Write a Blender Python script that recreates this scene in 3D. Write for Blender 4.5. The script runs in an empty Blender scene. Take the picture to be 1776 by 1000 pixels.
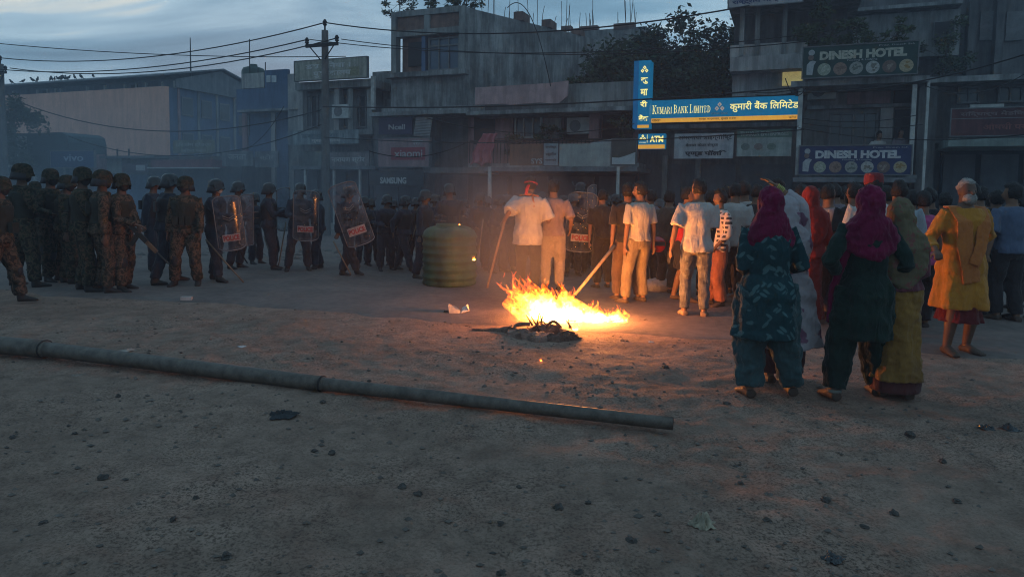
import bpy, bmesh, math, random
import numpy as np
from mathutils import Vector, Matrix, Euler, noise
rnd = random.Random(11)
sc = bpy.context.scene
COL = sc.collection
rad = math.radians
# ---------------------------------------------------------------- camera
FPX = 1180.0
CAMLOC = Vector((0, 0, 1.52))
CAMROT = (Matrix.Rotation(rad(86), 3, 'X') @ Matrix.Rotation(0.014, 3, 'Z'))
OFFY = 84.5
cd = bpy.data.cameras.new('camera'); co = bpy.data.objects.new('camera', cd); COL.objects.link(co)
co.location = CAMLOC; co.rotation_euler = CAMROT.to_euler()
cd.sensor_width = 36; cd.lens = 36 * FPX / 1776; cd.shift_y = -OFFY / 1776
cd.clip_start = 0.05; cd.clip_end = 2000
sc.camera = co
# ---------------------------------------------------------------- view and world
sc.view_settings.view_transform = 'Standard'; sc.view_settings.look = 'None'
sc.view_settings.gamma = 1; sc.view_settings.use_curve_mapping = False
sc.view_settings.exposure = 0.0
sc.cycles.transparent_max_bounces = 48
sc.cycles.max_bounces = 6
sc.cycles.volume_bounces = 0
sc.cycles.use_denoising = True
sc.cycles.filter_width = 1.05
sc.cycles.volume_step_rate = 4
sc.cycles.volume_max_steps = 64
sc.cycles.sample_clamp_indirect = 0.7
SUN_EL, SUN_ROT = rad(3.0), rad(-18)
w = bpy.data.worlds.new('World'); sc.world = w; w.use_nodes = True
nt = w.node_tree; nt.nodes.clear(); N = nt.nodes.new; L = nt.links.new
out = N('ShaderNodeOutputWorld')
sky = N('ShaderNodeTexSky'); sky.sky_type = 'NISHITA'; sky.sun_disc = False
sky.sun_elevation = SUN_EL; sky.sun_rotation = SUN_ROT; sky.air_density = 1.6; sky.dust_density = 1.5
bg1 = N('ShaderNodeBackground'); bg1.inputs[1].default_value = 0.11; L(sky.outputs[0], bg1.inputs[0])
tc = N('ShaderNodeTexCoord'); sep = N('ShaderNodeSeparateXYZ'); L(tc.outputs['Generated'], sep.inputs[0])
den = N('ShaderNodeMath'); den.operation = 'ADD'; den.inputs[1].default_value = 0.16
ab = N('ShaderNodeMath'); ab.operation = 'ABSOLUTE'; L(sep.outputs[2], ab.inputs[0]); L(ab.outputs[0], den.inputs[0])
dx = N('ShaderNodeMath'); dx.operation = 'DIVIDE'; L(sep.outputs[0], dx.inputs[0]); L(den.outputs[0], dx.inputs[1])
dy = N('ShaderNodeMath'); dy.operation = 'DIVIDE'; L(sep.outputs[1], dy.inputs[0]); L(den.outputs[0], dy.inputs[1])
cmb = N('ShaderNodeCombineXYZ'); L(dx.outputs[0], cmb.inputs[0]); L(dy.outputs[0], cmb.inputs[1])
mp = N('ShaderNodeMapping'); mp.inputs['Scale'].default_value = (0.62, 1.25, 1); mp.inputs['Location'].default_value = (1.3, 4.4, 0); L(cmb.outputs[0], mp.inputs[0])
n1 = N('ShaderNodeTexNoise'); n1.inputs['Scale'].default_value = 1.15; n1.inputs['Detail'].default_value = 7; n1.inputs['Roughness'].default_value = 0.55
n1.inputs['Distortion'].default_value = 0.5; L(mp.outputs[0], n1.inputs['Vector'])
r1 = N('ShaderNodeValToRGB'); L(n1.outputs['Fac'], r1.inputs[0])
e = r1.color_ramp.elements
e[0].position = 0.36; e[0].color = (0.050, 0.115, 0.175, 1)
e[1].position = 0.70; e[1].color = (0.50, 0.47, 0.39, 1)
m_ = e.new(0.5); m_.color = (0.095, 0.185, 0.262, 1)
m_ = e.new(0.61); m_.color = (0.20, 0.30, 0.37, 1)
bg2 = N('ShaderNodeBackground'); bg2.inputs[1].default_value = 2.3; L(r1.outputs[0], bg2.inputs[0])
mx = N('ShaderNodeMixShader'); mx.inputs[0].default_value = 0.92
L(bg1.outputs[0], mx.inputs[1]); L(bg2.outputs[0], mx.inputs[2]); L(mx.outputs[0], out.inputs[0])
sl = bpy.data.lights.new('sun', 'SUN'); so = bpy.data.objects.new('sun', sl); COL.objects.link(so)
sl.energy = 0.12; sl.angle = rad(14); sl.color = (1.0, 0.86, 0.72)
sd = Vector((math.sin(SUN_ROT) * math.cos(rad(9)), math.cos(SUN_ROT) * math.cos(rad(9)), math.sin(rad(9))))
so.rotation_euler = sd.to_track_quat('Z', 'Y').to_euler()

# ---------------------------------------------------------------- projecting helpers (metres from photo pixels)
def ray(px, py):
    return CAMROT @ Vector(((px - 888) / FPX, (500 - py - OFFY) / FPX, -1))
def G(px, py, z=0.0):
    r = ray(px, py); t = (z - CAMLOC.z) / r.z; return CAMLOC + r * t
def atY(px, py, Y):
    r = ray(px, py); return CAMLOC + r * (Y / r.y)
FO = Vector((0, 24, 0)); FU = Vector((0.9285, -0.3714, 0)); FD = Vector((0.3714, 0.9285, 0)); FANG = math.atan2(-0.3714, 0.9285)
def fuz(px, py, d=0.0):
    """pixel -> (u, z) on the street front line, set back d metres"""
    r = ray(px, py); o = CAMLOC - FO; t = (d - o.dot(FD)) / r.dot(FD); p = o + r * t
    return p.dot(FU), p.z
def fworld(u, d, z): return FO + FU * u + FD * d + Vector((0, 0, z))

# ---------------------------------------------------------------- mesh collecting
class MB:
    def __init__(s): s.v = []; s.f = []; s.a = []
    def box(s, x0, x1, y0, y1, z0, z1, jit=0):
        if x0 > x1: x0, x1 = x1, x0
        if y0 > y1: y0, y1 = y1, y0
        if z0 > z1: z0, z1 = z1, z0
        b = len(s.v)
        for z in (z0, z1):
            for x, y in ((x0, y0), (x1, y0), (x1, y1), (x0, y1)): s.v.append((x, y, z))
        s.f += [(b, b+3, b+2, b+1), (b+4, b+5, b+6, b+7), (b, b+1, b+5, b+4), (b+1, b+2, b+6, b+5), (b+2, b+3, b+7, b+6), (b+3, b, b+4, b+7)]
        return s
    def prism(s, pts, z0, z1):
        b = len(s.v); n = len(pts)
        for z in (z0, z1):
            for p in pts: s.v.append((p[0], p[1], z))
        s.f.append(tuple(b + i for i in reversed(range(n)))); s.f.append(tuple(b + n + i for i in range(n)))
        for i in range(n):
            j = (i + 1) % n; s.f.append((b+i, b+j, b+n+j, b+n+i))
        return s
    def xprism(s, pts, y0, y1):
        """polygon in x,z extruded along y"""
        b = len(s.v); n = len(pts)
        for y in (y0, y1):
            for p in pts: s.v.append((p[0], y, p[1]))
        s.f.append(tuple(b + i for i in range(n))); s.f.append(tuple(b + n + i for i in reversed(range(n))))
        for i in range(n):
            j = (i + 1) % n; s.f.append((b+j, b+i, b+n+i, b+n+j))
        return s
    def tube(s, pts, rads, ref=(1, 0, 0), n=10, cap=True, wob=None):
        if wob: n = max(n, 36)
        pts = [Vector(p) for p in pts]; ref = Vector(ref); b = len(s.v); m = len(pts)
        if not isinstance(rads, (list, tuple)) : rads = [rads] * m
        for i, p in enumerate(pts):
            t = (pts[min(i+1, m-1)] - pts[max(i-1, 0)])
            if t.length < 1e-9: t = Vector((0, 0, 1))
            t.normalize(); a = ref - t * ref.dot(t)
            if a.length < 1e-3:
                a = Vector((0, 1, 0)) - t * t.y
                if a.length < 1e-3: a = Vector((0, 0, 1)) - t * t.z
            a.normalize(); c = t.cross(a); r = rads[i]
            ra, rb = (r, r) if not isinstance(r, (list, tuple)) else r
            for k in range(n):
                q = 2 * math.pi * k / n; f_ = 1 if not wob else 1 + wob(i / (m - 1), q); s.v.append(tuple(p + a * (math.cos(q) * ra * f_) + c * (math.sin(q) * rb * f_)))
        for i in range(m - 1):
            for k in range(n):
                k2 = (k + 1) % n; s.f.append((b+i*n+k, b+i*n+k2, b+(i+1)*n+k2, b+(i+1)*n+k))
        if cap:
            s.f.append(tuple(b + k for k in reversed(range(n)))); s.f.append(tuple(b + (m-1)*n + k for k in range(n)))
        return s
    def lathe(s, prof, n=24, cx=0, cy=0, cz=0, sx=1, sy=1):
        b = len(s.v); m = len(prof)
        for r, z in prof:
            for k in range(n):
                q = 2 * math.pi * k / n; s.v.append((cx + math.cos(q)*r*sx, cy + math.sin(q)*r*sy, cz + z))
        for i in range(m - 1):
            for k in range(n):
                k2 = (k + 1) % n; s.f.append((b+i*n+k, b+i*n+k2, b+(i+1)*n+k2, b+(i+1)*n+k))
        s.f.append(tuple(b + k for k in reversed(range(n)))); s.f.append(tuple(b + (m-1)*n + k for k in range(n)))
        return s
    def ell(s, c, r, rot=None, nu=12, nv=8, fn=None):
        """ellipsoid; fn reshapes the unit vector"""
        b = len(s.v); c = Vector(c); rot = rot or Matrix.Identity(3)
        for j in range(nv + 1):
            th = math.pi * j / nv
            for k in range(nu):
                q = 2 * math.pi * k / nu
                p = Vector((math.sin(th)*math.cos(q), math.sin(th)*math.sin(q), -math.cos(th)))
                if fn: p = fn(p)
                s.v.append(tuple(c + rot @ Vector((p.x*r[0], p.y*r[1], p.z*r[2]))))
        for j in range(nv):
            for k in range(nu):
                k2 = (k + 1) % nu; s.f.append((b+j*nu+k, b+j*nu+k2, b+(j+1)*nu+k2, b+(j+1)*nu+k))
        return s
    def mesh(s, name, mat, smooth=False):
        m = bpy.data.meshes.new(name); m.from_pydata(s.v, [], s.f)
        if mat: m.materials.append(mat)
        if smooth: m.shade_smooth()
        m.update(); return m
    def build(s, name, mat, parent=None, smooth=False, kind=None, label=None, shift=None):
        if shift is not None: s.v = [(x - shift[0], y - shift[1], z - shift[2]) for x, y, z in s.v]
        o = bpy.data.objects.new(name, s.mesh(name, mat, smooth)); COL.objects.link(o)
        if parent: o.parent = parent
        if kind: o['kind'] = kind
        if label: o['label'] = label
        return o
def tag(o, label, cat, group=None, kind=None):
    o['label'] = label; o['category'] = cat
    if group: o['group'] = group
    if kind: o['kind'] = kind
    return o
def thing(name, label, cat, loc=(0, 0, 0), rz=0.0, group=None):
    o = bpy.data.objects.new(name, None); COL.objects.link(o); o.location = loc; o.rotation_euler = (0, 0, rz)
    o.empty_display_size = 0.1
    return tag(o, label, cat, group)

# ---------------------------------------------------------------- materials
_mats = {}
def mat(name, c, c2=None, r=0.8, metal=0.0, ns=6.0, bump=0.15, bs=40.0, streak=0.0, fine=0.25, stretch=None, emit=None, spec=0.3, cloth=False):
    """noise-varied surface; streak adds vertical grime, cloth adds stretched fold relief"""
    if name in _mats: return _mats[name]
    m = bpy.data.materials.new(name); _mats[name] = m; m.use_nodes = True
    nt = m.node_tree; N = nt.nodes.new; L = nt.links.new; p = nt.nodes['Principled BSDF']
    c2 = c2 or tuple(x * 0.62 for x in c)
    tc = N('ShaderNodeTexCoord')
    n = N('ShaderNodeTexNoise'); n.inputs['Scale'].default_value = ns; n.inputs['Detail'].default_value = 6; n.inputs['Roughness'].default_value = 0.62
    L(tc.outputs['Object'], n.inputs['Vector'])
    rp = N('ShaderNodeValToRGB'); L(n.outputs['Fac'], rp.inputs[0])
    rp.color_ramp.elements[0].position = 0.35; rp.color_ramp.elements[0].color = (*c2, 1)
    rp.color_ramp.elements[1].position = 0.62; rp.color_ramp.elements[1].color = (*c, 1)
    colr = rp.outputs[0]
    if fine:
        f = N('ShaderNodeTexNoise'); f.inputs['Scale'].default_value = ns * 9; f.inputs['Detail'].default_value = 3
        L(tc.outputs['Object'], f.inputs['Vector'])
        mxx = N('ShaderNodeMix'); mxx.data_type = 'RGBA'; mxx.blend_type = 'MULTIPLY'; mxx.inputs[0].default_value = fine
        L(colr, mxx.inputs[6]); L(f.outputs['Fac'], mxx.inputs[7]); colr = mxx.outputs[2]
    if streak:
        mp = N('ShaderNodeMapping'); mp.inputs['Scale'].default_value = (2.2, 2.2, 0.28); L(tc.outputs['Object'], mp.inputs[0])
        s2 = N('ShaderNodeTexNoise'); s2.inputs['Scale'].default_value = 1.6; s2.inputs['Detail'].default_value = 8; s2.inputs['Roughness'].default_value = 0.7
        L(mp.outputs[0], s2.inputs['Vector'])
        r2 = N('ShaderNodeValToRGB'); L(s2.outputs['Fac'], r2.inputs[0]); r2.color_ramp.elements[0].position = 0.40; r2.color_ramp.elements[1].position = 0.60
        r2.color_ramp.elements[0].color = (1 - streak, 1 - streak, 1 - streak, 1); r2.color_ramp.elements[1].color = (1, 1, 1, 1)
        mz = N('ShaderNodeMix'); mz.data_type = 'RGBA'; mz.blend_type = 'MULTIPLY'; mz.inputs[0].default_value = 1
        L(colr, mz.inputs[6]); L(r2.outputs[0], mz.inputs[7]); colr = mz.outputs[2]
    L(colr, p.inputs['Base Color'])
    p.inputs['Roughness'].default_value = r; p.inputs['Metallic'].default_value = metal
    p.inputs['Specular IOR Level'].default_value = spec
    bn = N('ShaderNodeTexNoise'); bn.inputs['Scale'].default_value = bs; bn.inputs['Detail'].default_value = 4
    if cloth:
        mp2 = N('ShaderNodeMapping'); mp2.inputs['Scale'].default_value = (1, 1, 0.3) if stretch is None else stretch
        L(tc.outputs['Object'], mp2.inputs[0]); L(mp2.outputs[0], bn.inputs['Vector']); bn.inputs['Scale'].default_value = 14; bn.inputs['Distortion'].default_value = 0.8
        p.inputs['Sheen Weight'].default_value = 0.1
    else: L(tc.outputs['Object'], bn.inputs['Vector'])
    bp = N('ShaderNodeBump'); bp.inputs['Strength'].default_value = bump if not cloth else max(bump, .7); bp.inputs['Distance'].default_value = 0.02 if not cloth else 0.035
    L(bn.outputs['Fac'], bp.inputs['Height']); L(bp.outputs[0], p.inputs['Normal'])
    if emit:
        p.inputs['Emission Color'].default_value = (*emit[:3], 1); p.inputs['Emission Strength'].default_value = emit[3]
    return m
def glow(name, c, k):
    if name in _mats: return _mats[name]
    m = mat(name, tuple(min(.8, x) for x in c), r=.5, fine=0, bump=.02, emit=(*c, k)); return m
def cloth(name, c, c2=None, **k):
    k.setdefault('ns', 5); return mat('cloth_' + name, c, c2, r=.9, cloth=True, spec=.1, **k)
def camo(name, cols, scale=9.0):
    if name in _mats: return _mats[name]
    m = bpy.data.materials.new(name); _mats[name] = m; m.use_nodes = True
    nt = m.node_tree; N = nt.nodes.new; L = nt.links.new; p = nt.nodes['Principled BSDF']
    tc = N('ShaderNodeTexCoord'); n = N('ShaderNodeTexNoise'); n.inputs['Scale'].default_value = scale; n.inputs['Detail'].default_value = 2.5; n.inputs['Distortion'].default_value = 1.0
    L(tc.outputs['Object'], n.inputs['Vector']); rp = N('ShaderNodeValToRGB'); rp.color_ramp.interpolation = 'CONSTANT'; L(n.outputs['Fac'], rp.inputs[0])
    el = rp.color_ramp.elements
    pos = [0, .42, .5, .58]
    for i, c in enumerate(cols):
        if i < 2: el[i].position = pos[i]; el[i].color = (*c, 1)
        else:
            q = el.new(pos[i]); q.color = (*c, 1)
    L(rp.outputs[0], p.inputs['Base Color']); p.inputs['Roughness'].default_value = .9; p.inputs['Specular IOR Level'].default_value = .1
    bn = N('ShaderNodeTexNoise'); bn.inputs['Scale'].default_value = 16; bn.inputs['Detail'].default_value = 4; L(tc.outputs['Object'], bn.inputs['Vector'])
    bp = N('ShaderNodeBump'); bp.inputs['Strength'].default_value = .8; bp.inputs['Distance'].default_value = .03; L(bn.outputs['Fac'], bp.inputs['Height']); L(bp.outputs[0], p.inputs['Normal'])
    return m

# numpy value noise for the ground relief
_rt = np.random.RandomState(5).rand(256, 256)
def vnoise(x, y):
    xi = np.floor(x).astype(int); yi = np.floor(y).astype(int); fx = x - xi; fy = y - yi
    fx = fx*fx*(3-2*fx); fy = fy*fy*(3-2*fy); a = _rt[xi & 255, yi & 255]; b = _rt[(xi+1) & 255, yi & 255]
    c = _rt[xi & 255, (yi+1) & 255]; d = _rt[(xi+1) & 255, (yi+1) & 255]
    return (a*(1-fx)+b*fx)*(1-fy)+(c*(1-fx)+d*fx)*fy
def fbm(x, y, o=4):
    s = 0; a = 1; t = 0
    for i in range(o): s = s + a*(vnoise(x*2**i + 17*i, y*2**i + 31*i) - .5); t += a; a *= .55
    return s / t

# ---------------------------------------------------------------- ground
def edge_y(x):   # where the dirt verge gives way to asphalt
    return 7.75 - 0.27 * x + 0.9 * fbm(x*.35 + 40, x*0 + 3.3, 4)
def ground_z(x, y):
    x = np.asarray(x, float); y = np.asarray(y, float)
    k = np.clip((edge_y(x) + .3 - y) / 1.6, 0, 1)
    z = .05*fbm(x*.5, y*.5, 3) + k*(.06*fbm(x*1.6+9, y*2.2, 3) + .024*fbm(x*7, y*9+5, 4) + .012*np.clip(fbm(x*30, y*30, 2), -.1, .5))
    return z * np.clip((16 - np.abs(y)) / 5, 0, 1)
def gz(x, y): return float(ground_z(x, y))
def axis(fine0, fine1, step, lo, hi):
    a = list(np.arange(fine0, fine1 + 1e-6, step)); s = step; v = a[-1]
    while v < hi: s *= 1.25; v = min(v + s, hi); a.append(v)
    s = step; v = a[0]; b = []
    while v > lo: s *= 1.25; v = max(v - s, lo); b.append(v)
    return np.array(b[::-1] + a)
def grid_mesh(name, xs, ys, X, Y, Z, mats):
    nx, ny = len(xs), len(ys); v = np.stack([X, Y, Z], -1).reshape(-1, 3)
    i = np.arange(nx*ny).reshape(ny, nx); q = np.stack([i[:-1, :-1], i[:-1, 1:], i[1:, 1:], i[1:, :-1]], -1).reshape(-1, 4)
    m = bpy.data.meshes.new(name); m.vertices.add(len(v)); m.vertices.foreach_set('co', v.astype('f').ravel())
    m.loops.add(q.size); m.loops.foreach_set('vertex_index', q.ravel().astype('i')); m.polygons.add(len(q))
    m.polygons.foreach_set('loop_start', np.arange(0, q.size, 4, dtype='i')); m.polygons.foreach_set('loop_total', np.full(len(q), 4, dtype='i'))
    m.update(calc_edges=True); m.shade_smooth(); m.materials.append(mats)
    o = bpy.data.objects.new(name, m); COL.objects.link(o); return o
def dirt_material():
    m = bpy.data.materials.new('dirt'); m.use_nodes = True; nt = m.node_tree; N = nt.nodes.new; L = nt.links.new; p = nt.nodes['Principled BSDF']
    tc = N('ShaderNodeTexCoord')
    def nz(s, d, r=.6, dist=0, v=None):
        n = N('ShaderNodeTexNoise'); n.inputs['Scale'].default_value = s; n.inputs['Detail'].default_value = d; n.inputs['Roughness'].default_value = r; n.inputs['Distortion'].default_value = dist
        L(v or tc.outputs['Object'], n.inputs['Vector']); return n
    def ramp(src, a, ca, b, cb):
        r = N('ShaderNodeValToRGB'); L(src, r.inputs[0]); r.color_ramp.elements[0].position = a; r.color_ramp.elements[0].color = (*ca, 1); r.color_ramp.elements[1].position = b; r.color_ramp.elements[1].color = (*cb, 1); return r
    def mul(a, b, f=1.0):
        x = N('ShaderNodeMix'); x.data_type = 'RGBA'; x.blend_type = 'MULTIPLY'; x.inputs[0].default_value = f; L(a, x.inputs[6]); L(b, x.inputs[7]); return x.outputs[2]
    big = ramp(nz(.7, 5).outputs['Fac'], .35, (.255, .172, .134), .66, (.35, .240, .188))
    mid = ramp(nz(5, 8, .75).outputs['Fac'], .36, (.68, .66, .65), .6, (1.05, 1.04, 1.02))
    fin = ramp(nz(58, 5, .8).outputs['Fac'], .42, (.34, .33, .33), .52, (1.12, 1.12, 1.12))
    vo = N('ShaderNodeTexVoronoi'); vo.inputs['Scale'].default_value = 26; L(tc.outputs['Object'], vo.inputs['Vector'])
    spk = ramp(vo.outputs['Distance'], .06, (.45, .45, .46), .2, (1, 1, 1))
    pat = ramp(nz(1.1, 4).outputs['Fac'], .40, (.25, .25, .25), .62, (.95, .95, .95))
    mf = N('ShaderNodeMix'); mf.data_type = 'RGBA'; L(pat.outputs[0], mf.inputs[0]); mf.inputs[6].default_value = (.93, .93, .93, 1); L(fin.outputs[0], mf.inputs[7])
    c = mul(mul(mul(big.outputs[0], mid.outputs[0]), mf.outputs[2]), spk.outputs[0], .5)
    L(c, p.inputs['Base Color']); p.inputs['Roughness'].default_value = .95; p.inputs['Specular IOR Level'].default_value = .12
    b1 = N('ShaderNodeBump'); b1.inputs['Strength'].default_value = .8; b1.inputs['Distance'].default_value = .02; L(nz(38, 6, .75).outputs['Fac'], b1.inputs['Height'])
    b2 = N('ShaderNodeBump'); b2.inputs['Strength'].default_value = .6; b2.inputs['Distance'].default_value = .05; L(nz(9, 5, .7).outputs['Fac'], b2.inputs['Height']); L(b2.outputs[0], b1.inputs['Normal'])
    L(b1.outputs[0], p.inputs['Normal']); return m
DIRT = dirt_material()
xs = axis(-7.5, 7.5, .035, -300, 300); ys = axis(1.7, 9.5, .035, -60, 600)
X, Y = np.meshgrid(xs, ys); g = grid_mesh('ground', xs, ys, X, Y, ground_z(X, Y), DIRT); g['kind'] = 'structure'
def road_material():
    m = mat('asphalt', (.245, .185, .160), (.165, .128, .114), r=.82, ns=1.1, bump=.5, bs=90, fine=.55, spec=.3)
    return m
ROADM = road_material()
xs = axis(-9, 9, .06, -120, 120); tt = np.concatenate([np.linspace(0, 3, 50), np.linspace(3.2, 11, 40)])
X = np.tile(xs, (len(tt), 1)); E0 = np.tile(edge_y(xs), (len(tt), 1)) + .35 * fbm(X*2.5, X*0 + 8, 4)
FARY = 20.9 - .4 * X
T = np.tile(tt[:, None], (1, len(xs))) / 11.0
Tn = (np.tile(tt[:, None], (1, len(xs)))) ** 1.0 / 11.0
Y = E0 + (FARY - E0) * Tn
Z = ground_z(X, Y) + .012*np.clip(Tn*60, 0, 1) - .012 * (Tn <= 0) + .002
Z = np.maximum(Z, ground_z(X, Y) - .01)
r_ = grid_mesh('road', xs, tt, X, Y, Z, ROADM); r_['kind'] = 'structure'
# pavement with kerb in front of the shops
PAVE = mat('pavement_concrete', (.24, .225, .21), (.15, .14, .13), ns=2.5, bump=.4, bs=30, streak=0)
mb = MB(); fr = Matrix.Rotation(FANG, 4, 'Z')
def frame_obj(o, u=0, d=0, z=0):
    o.location = fworld(u, d, z); o.rotation_euler = (0, 0, FANG); return o
frame_obj(MB().box(-60, 40, -2.6, 12, -.2, .13).build('pavement', PAVE, kind='structure'))
kb = MB()
for i in range(130):
    u = -60 + i * .77; kb.box(u, u + .755, -2.76, -2.6, -.1, .15 + rnd.uniform(-.01, .01))
frame_obj(kb.build('kerb', mat('kerb_stone', (.3, .29, .27), ns=4), kind='structure'))
# gravel: loose crumbs of soil and chips over the verge
def stone_verts(r, n=6):
    b = [(1,0,0),(0,1,0),(-1,0,0),(0,-1,0),(0,0,1),(0,0,-1)]
    return [tuple(c * r * rnd.uniform(.55, 1.25) for c in v) for v in b]
OCT = [(0,1,4),(1,2,4),(2,3,4),(3,0,4),(1,0,5),(2,1,5),(3,2,5),(0,3,5)]
gv = MB(); gs = []
k = 0
while k < 9000:
    y = 2.3 + 7.5 * rnd.random() ** 1.25; x = rnd.uniform(-.95, .95) * (y + .3)
    if y > float(edge_y(np.array(x))) + .4 and rnd.random() < .8: continue
    if vnoise(np.array(x*1.3+50), np.array(y*1.3+50)) < rnd.random() * .7: k += 1; continue
    r = .003 + .016 * rnd.random() ** 4.5; gs.append((x, y, r)); k += 1
zz = ground_z(np.array([a[0] for a in gs]), np.array([a[1] for a in gs]))
for (x, y, r), z in zip(gs, zz):
    b = len(gv.v)
    for vx, vy, vz in stone_verts(r): gv.v.append((x + vx*1.3, y + vy, z + r*.25 + vz*.7))
    gv.f += [(b+i, b+j, b+l) for i, j, l in OCT]
GRAVM = mat('soil_crumbs', (.20, .155, .13), (.08, .066, .058), ns=3, bump=.3)
gv.build('gravel', GRAVM, kind='stuff')
# ================================================================ buildings
class Bld:
    """a thing standing on the street front; parts are boxes measured at their own setback"""
    def __init__(s, name, label, cat, px, d=0.0, group=None, py=335):
        s.u, _ = fuz(px, py, d); s.d = d
        s.o = thing(name, label, cat, fworld(s.u, d, 0), FANG, group)
    def uz(s, px, py, d): return fuz(px, py, d)
    def mb_box(s, m, a, b, d0, d1, z0=None, z1=None):
        (x0, y0), (x1, y1) = a, b; cx = (x0 + x1) / 2
        u0 = fuz(x0, (y0+y1)/2, d0)[0]; u1 = fuz(x1, (y0+y1)/2, d0)[0]
        if z1 is None: z1 = fuz(cx, y0, d0)[1]
        if z0 is None: z0 = fuz(cx, y1, d0)[1]
        m.box(u0 - s.u, u1 - s.u, d0 - s.d, d1 - s.d, z0, z1); return u0 - s.u, u1 - s.u, z0, z1
    def box(s, name, mt, a, b, d0, d1, z0=None, z1=None, par=None, label=None):
        m = MB(); r = s.mb_box(m, a, b, d0, d1, z0, z1); o = m.build(name, mt, par or s.o, label=label); s.last = r; return o
    def window(s, a, b, d, mf, mp_, bars=1, depth=.12, hb=0):
        """frame with bars standing proud of a recessed pane"""
        m = MB(); t = .06
        (x0, y0), (x1, y1) = a, b; cy = (y0+y1)/2
        u0 = fuz(x0, cy, d)[0]-s.u; u1 = fuz(x1, cy, d)[0]-s.u; z1 = fuz((x0+x1)/2, y0, d)[1]; z0 = fuz((x0+x1)/2, y1, d)[1]; e = d - s.d
        m.box(u0, u0+t, e-.05, e+depth, z0, z1); m.box(u1-t, u1, e-.05, e+depth, z0, z1); m.box(u0+t, u1-t, e-.05, e+depth, z1-t, z1); m.box(u0+t, u1-t, e-.05, e+depth, z0, z0+t)
        for i in range(bars):
            c = u0 + (u1-u0)*(i+1)/(bars+1); m.box(c-.025, c+.025, e-.03, e+.03, z0+t, z1-t)
        for i in range(hb):
            c = z0 + (z1-z0)*(i+1)/(hb+1); m.box(u0+t, u1-t, e-.02, e+.02, c-.02, c+.02)
        f = m.build('window', mf, s.o); MB().box(u0+t, u1-t, e+.031, e+.05, z0+t, z1-t).build('pane', mp_, f); return f
PLASTER_PINK = mat('plaster_salmon', (.84, .45, .33), (.72, .38, .28), ns=.6, streak=.22, bump=.1)
PLASTER_GREY = mat('plaster_grey', (.30, .30, .29), (.17, .18, .185), ns=.8, streak=.5)
PLASTER_PALE = mat('plaster_pale', (.46, .44, .42), (.30, .29, .29), ns=.8, streak=.45)
PLASTER_DARK = mat('plaster_dark', (.17, .165, .165), (.085, .085, .09), ns=1, streak=.5)
PLASTER_BLUE = mat('plaster_blue', (.10, .155, .26), (.07, .11, .19), ns=.7, streak=.35)
PLASTER_ROSE = mat('plaster_rose', (.46, .26, .26), (.24, .15, .155), ns=.9, streak=.45)
CONCRETE = mat('raw_concrete', (.34, .345, .345), (.16, .165, .17), ns=1.2, streak=.55, bump=.35)
BRICKY = mat('brick_infill', (.24, .14, .11), (.13, .085, .075), ns=3, streak=.4, bump=.5, bs=18)
DARK = mat('painted_recess_shade', (.03, .03, .033), (.02, .02, .022), ns=2)  # near-black slabs carry the shade of openings and shop recesses in their colour
SHUT = mat('steel_shutter', (.09, .10, .115), (.06, .065, .075), ns=2, streak=.3, r=.6)
SHUTB = mat('blue_shutter', (.09, .15, .24), (.06, .10, .17), ns=2, streak=.3, r=.6)
METALG = mat('galvanised', (.33, .34, .35), (.2, .205, .21), r=.5, metal=.6, ns=5)
TIN = mat('tin_roof', (.20, .21, .23), (.13, .14, .15), r=.55, metal=.4, ns=2, streak=.4)
FRAME = mat('window_frame', (.16, .16, .165), r=.6, ns=5)
GLASSD = mat('dark_glass', (.035, .042, .05), (.02, .025, .03), r=.18, ns=1.5, spec=.5, bump=.03, fine=0)
WIREM = mat('cable_black', (.015, .015, .016), r=.7)
PIPEW = mat('pale_pipe', (.48, .48, .46), (.30, .30, .29), r=.6, ns=5)
LEAFM = mat('leaf_dark', (.045, .065, .03), (.022, .035, .018), r=.7, ns=3, spec=.2)
LEAFM2 = mat('leaf_mid', (.07, .09, .04), (.03, .045, .02), r=.7, ns=3, spec=.2)
BARK = mat('bark', (.09, .07, .055), r=.95, ns=8, bump=.6)

def uvz(B, px, py, d):
    u, z = fuz(px, py, d); return u - B.u, z
# far left long salmon hall with tin roof
B = Bld('hall_building', 'long salmon walled hall with clerestory strip under low tin gable roof', 'building', 290, 10)
_, zt = fuz(290, 149, 10); _, ze = fuz(287, 131, 9.6)
uL = fuz(-160, 300, 10)[0] - B.u
MB().box(uL, 0, 0, .3, 0, zt).build('wall', PLASTER_PINK, B.o)
MB().box(uL, 0, .31, 9, 0, zt - .01).build('side_wall', PLASTER_BLUE, B.o)
MB().box(uL, 0, .9, 1.0, zt, ze).build('clerestory', mat('clerestory_sheet', (.15, .18, .22), (.10, .12, .15), ns=1.2, streak=.4), B.o)
for px in (2, 44, 62, 76, 85, 131, 162, 197, 217, 234, 263, 284):
    u = fuz(px, 145, 10)[0] - B.u; MB().box(u-.07, u+.07, .78, .89, zt, ze-.12).build('post', PIPEW, B.o)
for px in (57, 213):
    u = fuz(px, 145, 10)[0] - B.u; MB().box(u-.3, u+.3, .84, .88, zt+.1, ze-.2).build('painted_opening', DARK, B.o)
zr = ze + 1.15
rf = MB(); rf.v = [(uL, -.5, ze), (.5, -.5, ze), (.5, 4.4, zr), (uL, 4.4, zr), (.5, 9.4, ze), (uL, 9.4, ze)]
rf.v += [(x, y, z + .09) for x, y, z in rf.v]; rf.f = [(0,3,2,1), (3,5,4,2), (6,7,8,9), (9,8,10,11), (0,1,7,6), (4,5,11,10), (1,2,8,7), (2,4,10,8), (0,6,9,3), (3,9,11,5)]
rf.build('roof', TIN, B.o)
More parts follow.
